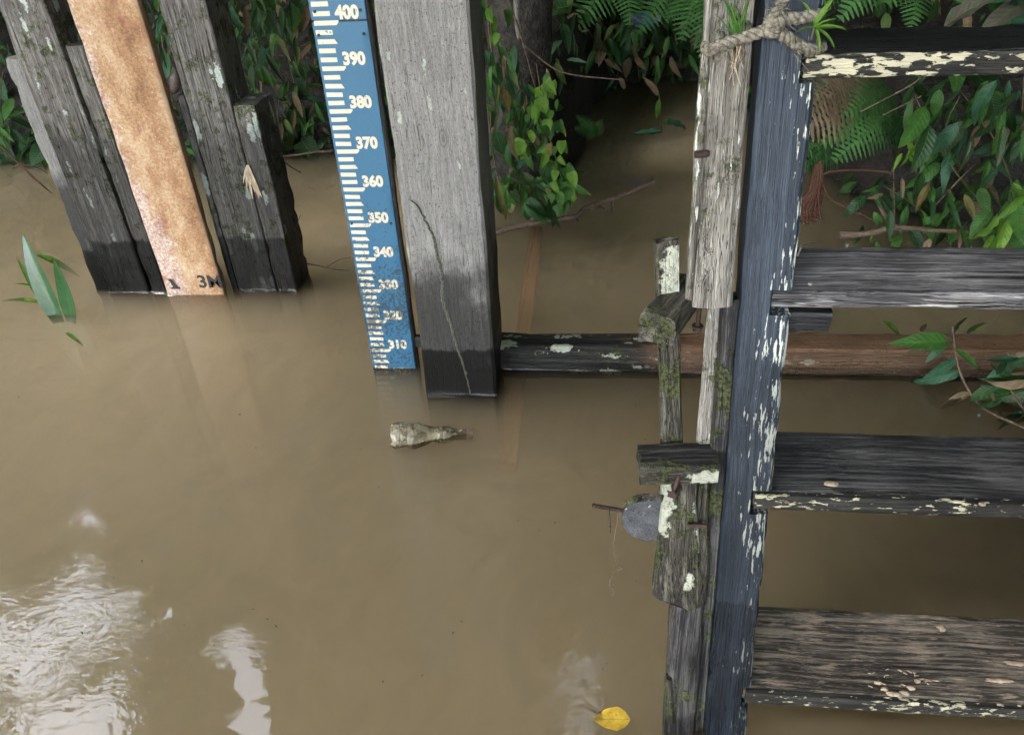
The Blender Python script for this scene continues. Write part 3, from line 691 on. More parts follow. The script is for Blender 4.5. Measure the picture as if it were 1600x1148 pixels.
# bent nail and nail heads on the second tread
tube('nail', [onz(1246, 400, .754), onz(1252, 387, .768), onz(1258, 381, .772), onz(1272, 380, .770)], .0014, .0014, M['steel'], TREAD[1], 6, 4)
for u, v in ((1266, 443), (1324, 382)):
    vs, fs = tube_data([V((0, 0, -.004)), V((0, 0, .0015))], .003, .003, 8)
    obj('nail', mesh('nail', vs, fs, True, 50), M['steel'], TREAD[1], Matrix.Translation(onz(u, v, .754)))
def splat(name, parent, center, sx, sy, hgt, mat, seed, lobes=5, n=40):
    vs = [(0, 0, hgt)]; fs = []
    for r_ in (.5, .8, 1.):
        for j in range(n):
            a = 2 * math.pi * j / n; k = 1 + .5 * noise.noise(V((math.cos(a) * 1.6, math.sin(a) * 1.6, seed))) + .28 * noise.noise(V((math.cos(a) * 5, math.sin(a) * 5, seed)))
            vs.append((math.cos(a) * sx * r_ * k, math.sin(a) * sy * r_ * k, hgt * (1 - r_ ** 2) * (1 + .5 * noise.noise(V((j, r_ * 5, seed)))) - (.0012 if r_ == 1 else 0)))
    for j in range(n): fs.append((0, 1 + j, 1 + (j + 1) % n))
    for r_ in range(2):
        for j in range(n): q = 1 + r_ * n; fs.append((q + j, q + n + j, q + n + (j + 1) % n, q + (j + 1) % n))
    return obj(name, mesh(name, vs, fs, True, 60), mat, parent, Matrix.Translation(center))
for u, v, z, sx, sy, h, sd in ((1300, 755, .454, .011, .006, .0015, 1), (1535, 787, .454, .005, .003, .001, 2), (1472, 980, .099, .008, .007, .0015, 6), (1560, 1062, .099, .024, .0045, .0015, 5), (1590, 1035, .099, .02, .005, .001, 7)):
    splat('mud_splash', TREAD[2 if z > .2 else 3], onz(u, v, z), sx, sy, h, M['silt'], sd)
rg = random.Random(9)
for k in range(7):      # curled cake of dried mud with crumbs round it
    t = k / 6; u = 1372 + 62 * t; v = 1066 + 20 * math.sin(math.pi * t) - 3 * t
    splat('mud_splash', TREAD[3], onz(u, v, .0985), .008 - .003 * abs(t - .5), .0035 + .0015 * math.sin(math.pi * t), .0028, M['silt'], 30 + k, n=18)
for k in range(24):
    a = rg.uniform(0, 2 * math.pi); R_ = rg.uniform(.4, 1.); u, v = 1410 + math.cos(a) * 62 * R_, 1064 + math.sin(a) * 20 * R_ - 4
    c = onz(u, v, .0982); d = (c - onz(1405, 1066, .0982)).normalized(); o = splat('mud_splash', None, c, rg.uniform(.002, .007), rg.uniform(.0005, .0012), .0009, M['silt'], 50 + k, n=8)
    o.rotation_mode = 'XYZ'; o.rotation_euler = (0, 0, rg.gauss(0, .7)); adopt(o, TREAD[3])

# ------------------------------------------------------------------ weathered plank tied beside the stringer, rope, small timbers
gp = empty('weathered_plank', st(.175, .73), 'split grey weathered plank roped to the left of the blue-black stringer', 'plank')
timber('board', st(.1745, .733, .004), st(.1712, 1.40, .004), .052, .028, M['plank_grey'], gp, back=(0, 1, 0), wear=.010, jit=.003, ragged=.006)
timber('edge_strip', st(.1430, .745, -.006), st(.1465, 1.40, -.006), .012, .03, M['plank_grey'], gp, back=(0, 1, 0), wear=.004, jit=.002, ragged=.02)
bq = onst(1100, 240, -.002)
tube('bolt', [bq + V((-.012, -.004, 0)), bq + V((.006, 0, 0))], .005, .005, M['rust'], gp, 8, 2)
lath = timber('lath', st(.181, .50, -.03), st(.1845, .80, -.03), .022, .014, M['plank_grey'], None, back=(0, 1, 0), wear=.004, ragged=.01)
tag(lath, 'thin grey split lath below the weathered plank end', 'lath')

pole = empty('support_pole', st(.17, 0), 'leaning mossy pole with lichen and rusty bolt left of the stringer', 'pole')
timber('pole_base', st(.1735, -.45), st(.170, .275), .055, .045, M['pole_dark'], pole, back=(0, 1, 0), wear=.006, jit=.002)
timber('pole_cap', st(.150, .262, .012), st(.142, .482, .012), .074, .06, M['pole_mossy'], pole, back=(0, 1, 0), wear=.02, jit=.005, ragged=.014, taper=.72)
timber('pole_sliver', st(.187, .262, .0), st(.180, .46, .0), .026, .04, M['pole_mossy'], pole, back=(0, 1, 0), wear=.012, jit=.005, ragged=.02, taper=.8)
timber('pole_top', st(.136, .47, -.035), st(.109, .818, -.035), .034, .03, M['pole_mossy'], pole, back=(0, 1, 0), wear=.006, jit=.002, ragged=.012)
timber('edge_batten', onst(1050, 1130, .006), onst(1046, 1062, .006), .010, .02, M['pole_mossy'], pole, back=(0, 1, 0), wear=.004)
timber('crossbar', (.080, .885, .512), (.196, .893, .512), .060, .03, M['pole_dark'], pole, back=(0, 0, -1), wear=.006, jit=.002)
timber('crossbar_face', (.081, .853, .494), (.196, .861, .494), .034, .02, M['pole_mossy'], pole, back=(0, 1, 0), wear=.005, jit=.002)
meniscus(onz(1040, 1140), onz(1094, 1140), .005)
def bolt(name, a, b, r, parent, head=True, mat=None):
    a, b = V(a), V(b); d = (b - a).normalized(); vs, fs = tube_data([a, (a + b) / 2, b], r, r, 10)
    if head:
        h = [b - d * .001, b + d * .006]; tube_data(h, r * 2, r * 1.9, 6, vs, fs); tube_data([b - d * .003, b - d * .0005], r * 2.4, r * 2.4, 14, vs, fs)
    o0 = a.copy(); return obj(name, mesh(name, [v - o0 for v in vs], fs, True, 40), mat or M['rust'], parent, Matrix.Translation(o0))
bolt('bolt', onst(1062, 738, .02), onst(1052, 772, .034), .0042, pole)
bolt('bolt', onst(1104, 822, .016), onst(1074, 820, .016), .0038, pole, False)
bq = onst(1091, 500, -.03)
bolt('bolt', bq + V((0, 0, .03)), bq + V((0, 0, -.012)), .0035, pole)
kA, kB, kC, kD = onz(1002, 488, .735), onz(1056, 500, .735), onz(1096, 448, .735), onz(1042, 432, .735)
blk = timber('timber_block', (kA + kB) / 2, (kC + kD) / 2 + (kC - kB) * .25, (kB - kA).length, .044, M['block'], None, back=(0, 0, -1), wear=.005, jit=.0022, ch=.003, ragged=.004, step=.012)
tag(blk, 'mossy square timber stub poking out above the lichen pole', 'timber')

# half-round disc on a threaded rod
disc = empty('disc_plate', onst(1010, 812, -.02), 'dark grey round plate on a threaded rod beside the mossy pole', 'plate')
dc = onst(1016, 812, -.012); vs, fs = [], []; n = 40; Rd = .045
for y in (0, .012):
    for j in range(n):
        a = 2 * math.pi * j / n; vs.append((math.cos(a) * Rd, y, math.sin(a) * Rd * .93))
fs = [tuple(range(n)), tuple(reversed(range(n, 2 * n)))] + [(i, n + i, n + (i + 1) % n, (i + 1) % n) for i in range(n)]
obj('disc', mesh('disc', vs, fs, True, 40), M['disc'], disc, Matrix.Translation(dc) @ Matrix.Rotation(-.15, 4, 'X'))
vs, fs = [], []
pp = [dc + V((math.cos(a) * Rd * .99, .008, math.sin(a) * Rd * .95)) for a in [math.radians(x) for x in range(60, 150, 6)]]
tube('rim_crust', pp, .006, .005, M['pole_mossy'], disc, 7, 2, rough=.6)
r0, r1 = onst(926, 789, .0), onst(1022, 806, -.034)
vs, fs = [], []; nn = 150; ax = (r1 - r0); e1 = ax.normalized().cross(V((0, 0, 1))).normalized(); e2 = ax.normalized().cross(e1)
for i in range(nn + 1):
    t = i / nn; rr = .0031 + .0007 * math.sin(i * 1.7)
    for j in range(8): a = j * math.pi / 4; vs.append(ax * t + e1 * math.cos(a) * rr + e2 * math.sin(a) * rr)
for i in range(nn):
    for j in range(8): q = i * 8; fs.append((q + j, q + (j + 1) % 8, q + 8 + (j + 1) % 8, q + 8 + j))
fs.append(tuple(reversed(range(8))))
obj('threaded_rod', mesh('threaded_rod', vs, fs, True, 80), M['rust'], disc, Matrix.Translation(r0))
for pts in (((954, 796), (953, 812), (955, 830)), ((966, 800), (961, 835), (960, 862), (966, 882), (973, 888)), ((956, 895), (953, 912), (957, 920), (960, 928))):
    pass
thr = tube('hanging_thread', [onst(u, v, 0.) for u, v in ((966, 797), (962, 835), (959, 860), (965, 880), (972, 887), (962, 893), (954, 905), (953, 915), (959, 918), (957, 930))], .0006, .0005, M['twig'], None, 5, 6)
tag(thr, 'thin dark thread hanging from the threaded rod', 'thread')
thr = tube('hanging_thread', [onst(u, v, .004) for u, v in ((952, 793), (953, 812), (954, 832))], .0012, .0005, M['dark_wood'], None, 5, 4)
tag(thr, 'short dark strand knotted near the rod end', 'thread')

# rope
def rope(pts, r=.0075, parent=None):
    P = smoothpath(pts, 14); vs, fs = [], []; o0 = P[0].copy(); n = len(P); s = 0; offs = []
    for i in range(n):
        if i: s += (P[i] - P[i - 1]).length
        offs.append(s)
    for st_ in range(3):
        Q = []
        for i, p in enumerate(P):
            t = (P[min(n - 1, i + 1)] - P[max(0, i - 1)]).normalized(); a = t.cross(V((.2, .3, .9))).normalized(); b = t.cross(a)
            an = offs[i] / .030 * 2 * math.pi + st_ * 2.094
            Q.append(p - o0 + (a * math.cos(an) + b * math.sin(an)) * r * .52)
        tube_data(Q, r * .62, r * .62, 8, vs, fs, rough=.25, seed=st_)
    return obj('strand', mesh('strand', vs, fs, True, 80), M['rope'], parent, Matrix.Translation(o0))
rp = empty('rope', onst(1205, 40, .02), 'frayed grey rope knotted round the stringer and grey plank', 'rope')
def RS(*q): return [onst(u, v, l) for u, v, l in q]
rope(RS((1122, 60, -.05), (1108, 66, -.03), (1104, 76, -.002), (1112, 78, .012), (1135, 68, .015), (1165, 59, .016), (1190, 50, .018), (1208, 40, .02)), .0072, rp)
rope(RS((1196, 46, .022), (1208, 30, .026), (1218, 26, .022), (1240, 30, .016), (1262, 26, .012), (1276, 24, .0), (1280, 22, -.03)), .0070, rp)
rope(RS((1200, 34, .020), (1214, 48, .024), (1228, 58, .018), (1246, 70, .014), (1262, 78, .010), (1276, 78, -.01), (1284, 74, -.03)), .0072, rp)
rope(RS((1212, 44, .022), (1210, 30, .026), (1216, 14, .020), (1228, -6, .014), (1236, -30, .012)), .0068, rp)
rope(RS((1196, 42, .02), (1204, 52, .028), (1216, 46, .030), (1216, 34, .030), (1204, 32, .026)), .0066, rp)
rg = random.Random(5)
for i in range(64):
    u, v = rg.choice(((1205, 40), (1262, 76), (1120, 76), (1215, 20))); p = onst(u + rg.uniform(-14, 14), v + rg.uniform(-8, 8), .018)
    tube('fibre', [p, p + V((rg.uniform(-.01, .01), -.006, rg.uniform(-.008, .006))), p + V((rg.uniform(-.018, .018), -.01, rg.uniform(-.02, .008)))], .0006, .0003, M['rope'], rp, 4, 3)

# ------------------------------------------------------------------ things in the water
def bottle(name, loc, axis, lab, mat, L=.21, R=.031, crumple=.22, extra=None):
    t = empty(name, loc, lab, 'bottle')
    prof = [(0, .30), (.0, .62), (-.012, .80), (.012, .97), (.05, 1.0), (.085, 1.0), (.095, .93), (.105, 1.), (.17, 1.0), (.18, .92), (.19, 1.), (.255, .99), (.265, .91), (.275, .98), (.34, .96), (.42, .86), (.50, .74), (.55, .72), (.575, .82), (.59, .74), (.605, .83), (.62, .75), (.64, .82), (.70, .74), (.78, .50), (.85, .42), (.93, .42)]
    vs, fs = [], []; n = 28
    for i, (s, r) in enumerate(prof):
        for j in range(n):
            a = 2 * math.pi * j / n; pet = 1 + (.16 * math.cos(5 * a) if s < .01 else 0)
            k = r * R * pet * (1 + crumple * noise.noise(V((math.cos(a) * 1.7, math.sin(a) * 1.7, s * 9))) * (1 if s > .03 else .2))
            sq = 1 - .30 * sstep(.3, .55, s) * (1 - sstep(.7, .85, s)) * abs(math.sin(a))
            vs.append((math.cos(a) * k, math.sin(a) * k * sq, s * L + .004 * noise.noise(V((math.cos(a) * 2, math.sin(a) * 2, s * 5 + 4)))))
    for i in range(len(prof) - 1):
        for j in range(n): q = i * n; fs.append((q + j, q + (j + 1) % n, q + n + (j + 1) % n, q + n + j))
    fs.append(tuple(reversed(range(n))))
    mx = frame(loc, axis, (0, .2, 1))
    obj('bottle_body', mesh('bottle_body', vs, fs, True, 40), mat, t, mx)
    vs, fs = tube_data([V((0, 0, L * .92)), V((0, 0, L * 1.0))], R * .47, R * .47, 16)
    obj('cap', mesh('cap', vs, fs, True, 40), M['silt'] if extra is None else extra, t, mx)
    return t
def pet_mat():
    g = G('clear_dirty_plastic'); loc, c = g.coords(False); n = g.noise(c, 60, 4, .6)
    b = g.bsdf(Base_Color=g.ramp(n, [(.38, (.13, .11, .065)), (.62, (.38, .34, .245))]), Roughness=.16, Specular_IOR_Level=.9, Normal=g.bump(g.noise(c, 48, 3, .5, 2.), .7, .004))
    return g.end(g.n('MixShader', {0: .34, 1: b, 2: g.n('BsdfTransparent', {'Color': (.85, .8, .68)})}).outputs[0])
M['pet'] = pet_mat()
a0, a1 = onz(612, 680, .012), onz(738, 678, -.018)
bottle('plastic_bottle', a0, a1 - a0, 'crumpled clear plastic bottle half sunk in the muddy water', M['pet'], (a1 - a0).length * 1.0, .033, .20)
LMY = [leaf_mesh('blade', L_YEL, 'lance', .78, .2, .10, wavy=.06)]
yl = obj('yellow_leaf', LMY[0], None, None, pose(onz(985, 1124, .004), onz(924, 1119, .004) - onz(985, 1124, .004), (0, .1, 1), .068))
tag(yl, 'single yellow leaf floating on the water near the stairs', 'leaf')
# strap-leaved plant
wp = empty('water_plant', onz(95, 488), 'green strap leaves rising from the water left of the posts', 'plant')
ST = [leaf_mesh('leaf', L_STRAP, 'strap', .23, .25, .25, 12), leaf_mesh('leaf', L_STRAP, 'strap', .24, -.35, .3, 12), leaf_mesh('leaf', L_BRIGHT, 'strap', .13, .3, .2, 10)]
def strap(me, b, t, up=(0, -1, .3), over=.12):
    a, c = onz(*b), None; a.z = -.03
    c = ony(*t, a.y + .02); return obj('leaf', me, None, wp, pose(a, c - a, up, (c - a).length))
strap(ST[0], (88, 492), (24, 370), (.1, -1, .3)); strap(ST[1], (108, 492), (101, 392), (-.1, -1, .25))
strap(ST[2], (74, 478), (24, 402), (.8, -1, .3))
for b, t in (((62, 472), (-6, 458)), ((46, 446), (20, 438)), ((60, 398), (120, 418)), ((104, 520), (128, 534))):
    a, c = onz(*b, .003), onz(*t, .008); obj('leaf', ST[2], None, wp, pose(a, c - a, (0, 0, 1), (c - a).length))
# floating branch
br = empty('fallen_branch', onz(900, 335), 'brown bent branch floating behind the pale grey post', 'branch', 'branches at the waterline')
tube('stick', [onz(u, v, z) for u, v, z in ((765, 368, .0), (800, 356, .014), (850, 346, .02), (898, 338, .02), (915, 326, .026), (945, 315, .03), (985, 300, .036), (1022, 285, .05))], .012, .009, M['twig'], br, 8, 6, rough=.35)
tube('stub', [onz(955, 310, .02), onz(957, 322, .005), onz(956, 330, -.02)], .006, .004, M['twig'], br, 6, 4, rough=.3)
tube('stub', [onz(900, 338, .012), onz(903, 346, -.01)], .005, .004, M['twig'], br, 6, 4, rough=.3)
obj('leaf', LM['dead'][1], None, br, pose(onz(925, 325, .03), onz(955, 308, .04) - onz(925, 325, .03), (0, -.4, 1), .11))
# plank under the water
sp_ = timber('sunken_plank', onz(838, 352) + V((0, 0, -.006)), onz(790, 690) + V((0, 0, -.075)), .05, .03, wood('plank_brown', [(.32, .15, .07), (.55, .30, .16), (.68, .44, .27)]), None, back=(0, 0, -1))
tag(sp_, 'brown plank lying sunken under the beam beside the pale post', 'plank')

# ------------------------------------------------------------------ plants on the bank
def plant(name, lab, cat, stems, group=None, kind='dark', size=(.07, .12), per=7, r=.003, smat=None, hang=.6, face=(0, -1, .4)):
    base = V(stems[0][0]); t = empty(name, base, lab, cat, group)
    for s in stems:
        P = smoothpath(s, 6)
        tube('stem', s, r, r * .5, smat or M['stem'], t, 6, 6)
        n = max(1, per)
        for i in range(n):
            q = P[min(len(P) - 1, int((i + 1) / n * (len(P) - 1)))]; tn = (P[-1] - P[0]).normalized()
            sd = 1 if i % 2 else -1
            d = V((sd * rnd(.3, 1.0), rnd(-.7, -.05), rnd(-1, .35) * hang)) + tn * rnd(.2, .7)
            k = kind if isinstance(kind, str) else random.choice(kind)
            leaf(t, k, q, d, rnd(*size), V(face) + V((rnd(-.4, .4), rnd(-.3, .3), rnd(-.2, .5))))
    return t
# creepers on the trunk behind the pale post
def region_leaves(t, poly, n, y0, y1, kinds, size, dd, up=(0, -1, .45)):
    us = [p[0] for p in poly]; vv = [p[1] for p in poly]; k = 0; tries = 0
    while k < n and tries < n * 60:
        tries += 1; u, v = rnd(min(us), max(us)), rnd(min(vv), max(vv))
        if not inside((u, v), poly): continue
        p = ony(u, v, rnd(y0, y1)); d = V(dd) + V((rnd(-.55, .55), rnd(-.4, .2), rnd(-.4, .4)))
        leaf(t, random.choice(kinds), p, d, rnd(*size), V(up) + V((rnd(-.5, .5), rnd(-.2, .3), rnd(-.3, .4)))); k += 1
cr = empty('creeper', (-.33, 3.1, 0), 'dark lance-leaved creeper hanging on the trunk behind the pale post', 'creeper')
for pts in (((760, -10), (770, 90), (800, 180), (820, 280), (860, 320)), ((790, -10), (815, 60), (840, 150), (872, 260), (885, 300)), ((752, 60), (765, 200), (780, 290), (790, 318)), ((818, 70), (862, 105), (900, 118), (975, 125))):
    tube('stem', [ony(u, v, 3.0) for u, v in pts], .004, .002, M['twig'], cr, 6, 5, rough=.2)
region_leaves(cr, [(752, 70), (800, 60), (835, 150), (862, 240), (895, 280), (890, 312), (800, 322), (765, 300)], 125, 2.78, 3.02, ['dark', 'mid', 'mid', 'mid', 'blue', 'dark_broad'], (.06, .13), (.15, -.15, -1))
region_leaves(cr, [(765, 250), (880, 245), (900, 290), (860, 325), (780, 318)], 24, 2.76, 2.9, ['mid', 'dark', 'dark_broad', 'mid_broad'], (.09, .15), (.6, -.3, -.55))
region_leaves(cr, [(755, 80), (880, 90), (885, 200), (770, 240)], 9, 2.9, 3.0, ['dead'], (.06, .11), (.1, -.1, -1))
cb = empty('heart_vine', (-.2, 3.0, 0), 'bright green heart-leaved vine climbing over the dark creeper', 'vine')
for pts in (((838, 100), (850, 180), (858, 260), (880, 300), (888, 330)), ((835, 200), (852, 240), (868, 290), (860, 325))):
    tube('stem', [ony(u, v, 2.84) for u, v in pts], .002, .0014, M['stem'], cb, 6, 5)
region_leaves(cb, [(830, 140), (862, 105), (880, 190), (890, 260), (905, 320), (860, 328), (845, 230), (812, 235), (815, 195)], 74, 2.70, 2.86, ['bright_heart', 'bright_heart', 'mid_heart', 'mid'], (.03, .06), (.1, -.4, -.8))
region_leaves(cb, [(760, 5), (795, 5), (790, 60), (765, 65)], 4, 2.8, 2.9, ['bright_heart', 'mid_heart'], (.05, .07), (0, -.3, -1))
tube('stake', [ony(806, -30, 3.05), ony(808, 30, 3.05), ony(812, 62, 3.05)], .013, .010, M['plank_grey'], cr, 8, 5, rough=.2)

# ferns
def frond_mesh(mat, n=20, droop=1.1, wid=.34, curl=.25):
    items_v, uv, fs = [], [], []
    ang = .25; p = V((0, 0, 0)); sp = []
    for i in range(n + 1):
        sp.append((p.copy(), ang)); ang -= droop / n * (.5 + i / n); p = p + V((0, math.cos(ang), math.sin(ang))) / n
    rv, rf = tube_data([q for q, _ in sp], .006, .002, 5)
    items_v += rv; uv += [(0, .5)] * len(rv); fs += rf
    for i in range(2, n):
        t = i / n; L = wid * (math.sin(math.pi * (.12 + .88 * t) ** .8) ** .8) * (1 - .35 * t) + .02
        q, a = sp[i]; fwd = V((0, math.cos(a), math.sin(a))); nr = V((0, -math.sin(a), math.cos(a)))
        for sd in (-1, 1):
            d = (V((sd, 0, 0)) + fwd * .35).normalized(); b = len(items_v); m = 9
            for k in range(m + 1):
                s = k / m; w = .021 * (1 - s) ** .5 * (1.0 if k % 2 else .62) + .001
                c = q + d * (L * s) - nr * (curl * L * s * s)
                items_v += [c + fwd * w, c + nr * .002, c - fwd * w]; uv += [(-1, s), (0, s), (1, s)]
            for k in range(m):
                x = b + k * 3; fs += [(x, x + 1, x + 4, x + 3), (x + 1, x + 2, x + 5, x + 4)]
    me = mesh('frond', items_v, fs, True, 180); l = me.uv_layers.new(name='UVMap')
    for lp in me.loops: l.data[lp.index].uv = uv[lp.vertex_index]
    me.materials.append(mat); return me
FR = [frond_mesh(L_FERN), frond_mesh(L_FERN, 24, .7, .3), frond_mesh(L_FERN, 22, 1.6, .32)]
FB = [frond_mesh(L_FERNB, 22, 1.0, .34), frond_mesh(L_FERNB, 20, 1.4, .3, .5)]
def fern(lab, root, fr, meshes, group='ferns on the bank', y=None):
    t = empty('fern', root, lab, 'fern', group)
    for (u0, v0, y0), (u1, v1, y1), up in fr:
        a, b = ony(u0, v0, y0), ony(u1, v1, y1)
        me = random.choice(meshes); obj('frond', me, None, t, pose(a, (b - a) + V((0, 0, .18 * (b - a).length)), up, (b - a).length * 1.06))
    return t
fern('green fern arching from the top over the water, left of the stringer', ony(1050, -60, 4.3), [((1080, -50, 4.5), (1012, 40, 4.1), (0, -.8, .6)), ((1095, -45, 4.4), (1072, 62, 4.0), (0, -.8, .5)), ((1110, -30, 4.3), (1098, 78, 3.9), (-.2, -.8, .5)), ((1000, -55, 4.5), (910, 30, 4.1), (0, -.7, .7)), ((980, -55, 4.5), (985, 20, 4.1), (0, -.8, .5)), ((1050, -60, 4.6), (950, 8, 4.2), (0, -.7, .7)), ((1090, -20, 4.4), (1045, 48, 4.1), (0, -.8, .5))], FR)
fern('withered brown fern beside the stringer below the top tread', ony(1300, 100, 3.2), [((1330, 108, 3.15), (1250, 190, 2.85), (-.1, -.8, .5)), ((1345, 120, 3.15), (1255, 215, 2.85), (-.1, -.8, .5)), ((1310, 100, 3.2), (1245, 150, 2.9), (0, -.8, .5)), ((1380, 140, 3.15), (1265, 232, 2.85), (0, -.8, .5)), ((1360, 118, 3.2), (1290, 175, 2.95), (0, -.8, .5))], FB)
fern('low green fern under the withered brown one', ony(1400, 160, 3.2), [((1400, 150, 3.15), (1305, 238, 2.85), (0, -.8, .5)), ((1395, 165, 3.1), (1335, 250, 2.8), (0, -.8, .5)), ((1395, 140, 3.2), (1340, 190, 2.9), (0, -.8, .5)), ((1300, 215, 3.0), (1248, 262, 2.8), (0, -.8, .5)), ((1310, 230, 3.0), (1252, 275, 2.8), (0, -.8, .5))], FR)
fern('green fern above the top tread behind the small epiphyte', ony(1380, -60, 3.0), [((1400, -60, 3.2), (1345, 18, 2.9), (0, -.8, .5)), ((1450, -60, 3.2), (1405, 12, 2.9), (0, -.8, .5)), ((1330, -50, 3.2), (1275, 12, 2.9), (0, -.8, .5)), ((1420, -50, 3.3), (1440, 25, 3.0), (0, -.8, .5))], FR)
fern('small fern tip standing in the dark water of the inlet', onz(925, 214), [((935, 214, 3.75), (898, 186, 3.7), (0, -.7, .7)), ((930, 214, 3.75), (940, 190, 3.7), (0, -.7, .7)), ((928, 214, 3.75), (905, 200, 3.65), (0, -.7, .7))], FR)

# shrubs of the right bank, leaf by leaf
def shrub(name, lab, poly, n, y0, y1, kinds, size, dd, stems, group='shrubs on the bank', cat='shrub', up=(0, -1, .6)):
    cxu = sum(p[0] for p in poly) / len(poly); cvu = sum(p[1] for p in poly) / len(poly)
    t = empty(name, ony(cxu, max(p[1] for p in poly), y1), lab, cat, group)
    for pts in stems: tube('stem', [ony(u, v, y) for u, v, y in pts], .0045, .002, M['stem'], t, 6, 5, rough=.15)
    region_leaves(t, poly, n, y0, y1, kinds, size, dd, up); return t
shrub('broad_leaf_plant', 'pale big-leaved plant at the top right behind the top tread', [(1470, -30), (1640, -30), (1640, 45), (1560, 40), (1490, 30)], 16, 2.3, 2.5, ['blue_broad', 'mid_broad'], (.13, .19), (.3, -.3, .35), [((1560, 60, 2.5), (1555, 0, 2.5), (1560, -40, 2.5))])
shrub('dark_shrub', 'dark glossy shrub between the top and second treads', [(1390, 125), (1600, 125), (1640, 150), (1640, 300), (1500, 320), (1430, 260)], 105, 2.45, 3.0, ['dark', 'dark', 'blue', 'dark_broad', 'mid', 'mid_broad'], (.05, .15), (-.25, -.35, -.75), [((1600, 350, 2.8), (1560, 230, 2.8), (1500, 140, 2.9)), ((1560, 350, 2.8), (1480, 250, 2.8), (1430, 150, 2.9)), ((1640, 350, 2.7), (1600, 240, 2.7), (1600, 120, 2.8))])
shrub('bright_shrub', 'bright green young shrub at the right edge above the second tread', [(1530, 290), (1640, 270), (1640, 375), (1545, 370)], 20, 2.25, 2.42, ['bright', 'mid_broad', 'bright'], (.085, .13), (-.15, -.5, -.45), [((1600, 420, 2.4), (1590, 350, 2.38), (1578, 295, 2.35)), ((1600, 420, 2.4), (1612, 340, 2.38), (1622, 280, 2.35))])
shrub('mixed_shrub', 'tangled green and brown leaves just above the second tread', [(1360, 265), (1450, 270), (1540, 320), (1540, 385), (1350, 390), (1340, 345)], 42, 2.5, 2.75, ['mid', 'dark', 'mid', 'mid_broad', 'dark', 'dead'], (.06, .12), (-.2, -.4, -.3), [((1500, 400, 2.7), (1440, 330, 2.7), (1380, 290, 2.7))])
shrub('seedling', 'lime green seedling leaves in the middle of the dark right bank', [(1408, 215), (1445, 212), (1448, 245), (1410, 245)], 6, 2.55, 2.6, ['bright'], (.05, .075), (0, -.3, -.8), [((1432, 270, 2.6), (1428, 240, 2.6), (1424, 215, 2.6))])
shrub('overhanging_shrub', 'leafy shrub over the far bank behind the right dark post', [(355, -20), (500, -20), (505, 90), (490, 205), (420, 215), (385, 110)], 90, 3.5, 3.95, ['dark', 'dark', 'mid', 'blue', 'dark', 'mid', 'dead'], (.07, .16), (-.05, -.3, -.95), [((480, 200, 4.0), (450, 90, 3.9), (430, -20, 3.9)), ((420, 200, 4.0), (400, 90, 3.9), (390, -20, 3.9)), ((500, 150, 4.0), (490, 60, 3.9), (480, -20, 3.9))])
shrub('bank_plant', 'small plant at the far left edge behind the post', [(-40, 110), (20, 120), (24, 225), (-40, 230)], 22, 3.2, 3.5, ['dark', 'mid', 'mid'], (.08, .13), (.2, -.3, -.6), [((0, 240, 3.6), (0, 160, 3.5), (5, 110, 3.5))])
shrub('gap_plant', 'dark leaves seen in the gap between orange board and post', [(225, -20), (262, -20), (275, 105), (262, 110), (240, 40)], 16, 3.4, 3.6, ['dark', 'mid', 'blue'], (.09, .14), (0, -.3, -.9), [((270, 160, 3.7), (255, 80, 3.6), (245, -20, 3.6))])
shrub('inlet_shrub', 'dark shrub under the fern at the back of the inlet', [(850, 30), (900, 10), (1110, 40), (1110, 90), (1000, 95), (900, 90)], 55, 4.3, 4.9, ['dark', 'dark', 'mid', 'dead'], (.09, .16), (0, -.5, -.8), [((1000, 130, 5.1), (990, 60, 4.9), (980, 0, 4.8))])
bl_ = empty('big_leaf_plant', ony(1560, 60, 2.35), 'plant with three big pale green leaves at the top right corner', 'plant', 'shrubs on the bank')
tube('stem', [ony(1580, 90, 2.4), ony(1572, 50, 2.38), ony(1570, 10, 2.36)], .005, .003, M['stem'], bl_, 6, 5)
for (u0, v0), (u1, v1), k in (((1474, 44), (1548, -28), 'blue_broad'), ((1610, 2), (1545, 18), 'blue_broad'), ((1640, 20), (1580, 42), 'blue_broad'), ((1572, 12), (1565, 50), 'mid_broad'), ((1570, 10), (1620, -30), 'blue_broad')):
    a, b = ony(u0, v0, 2.3), ony(u1, v1, 2.22); leaf(bl_, k, a, b - a, (b - a).length * 1.08, (0, -.6, 1), rnd(-.2, .2))
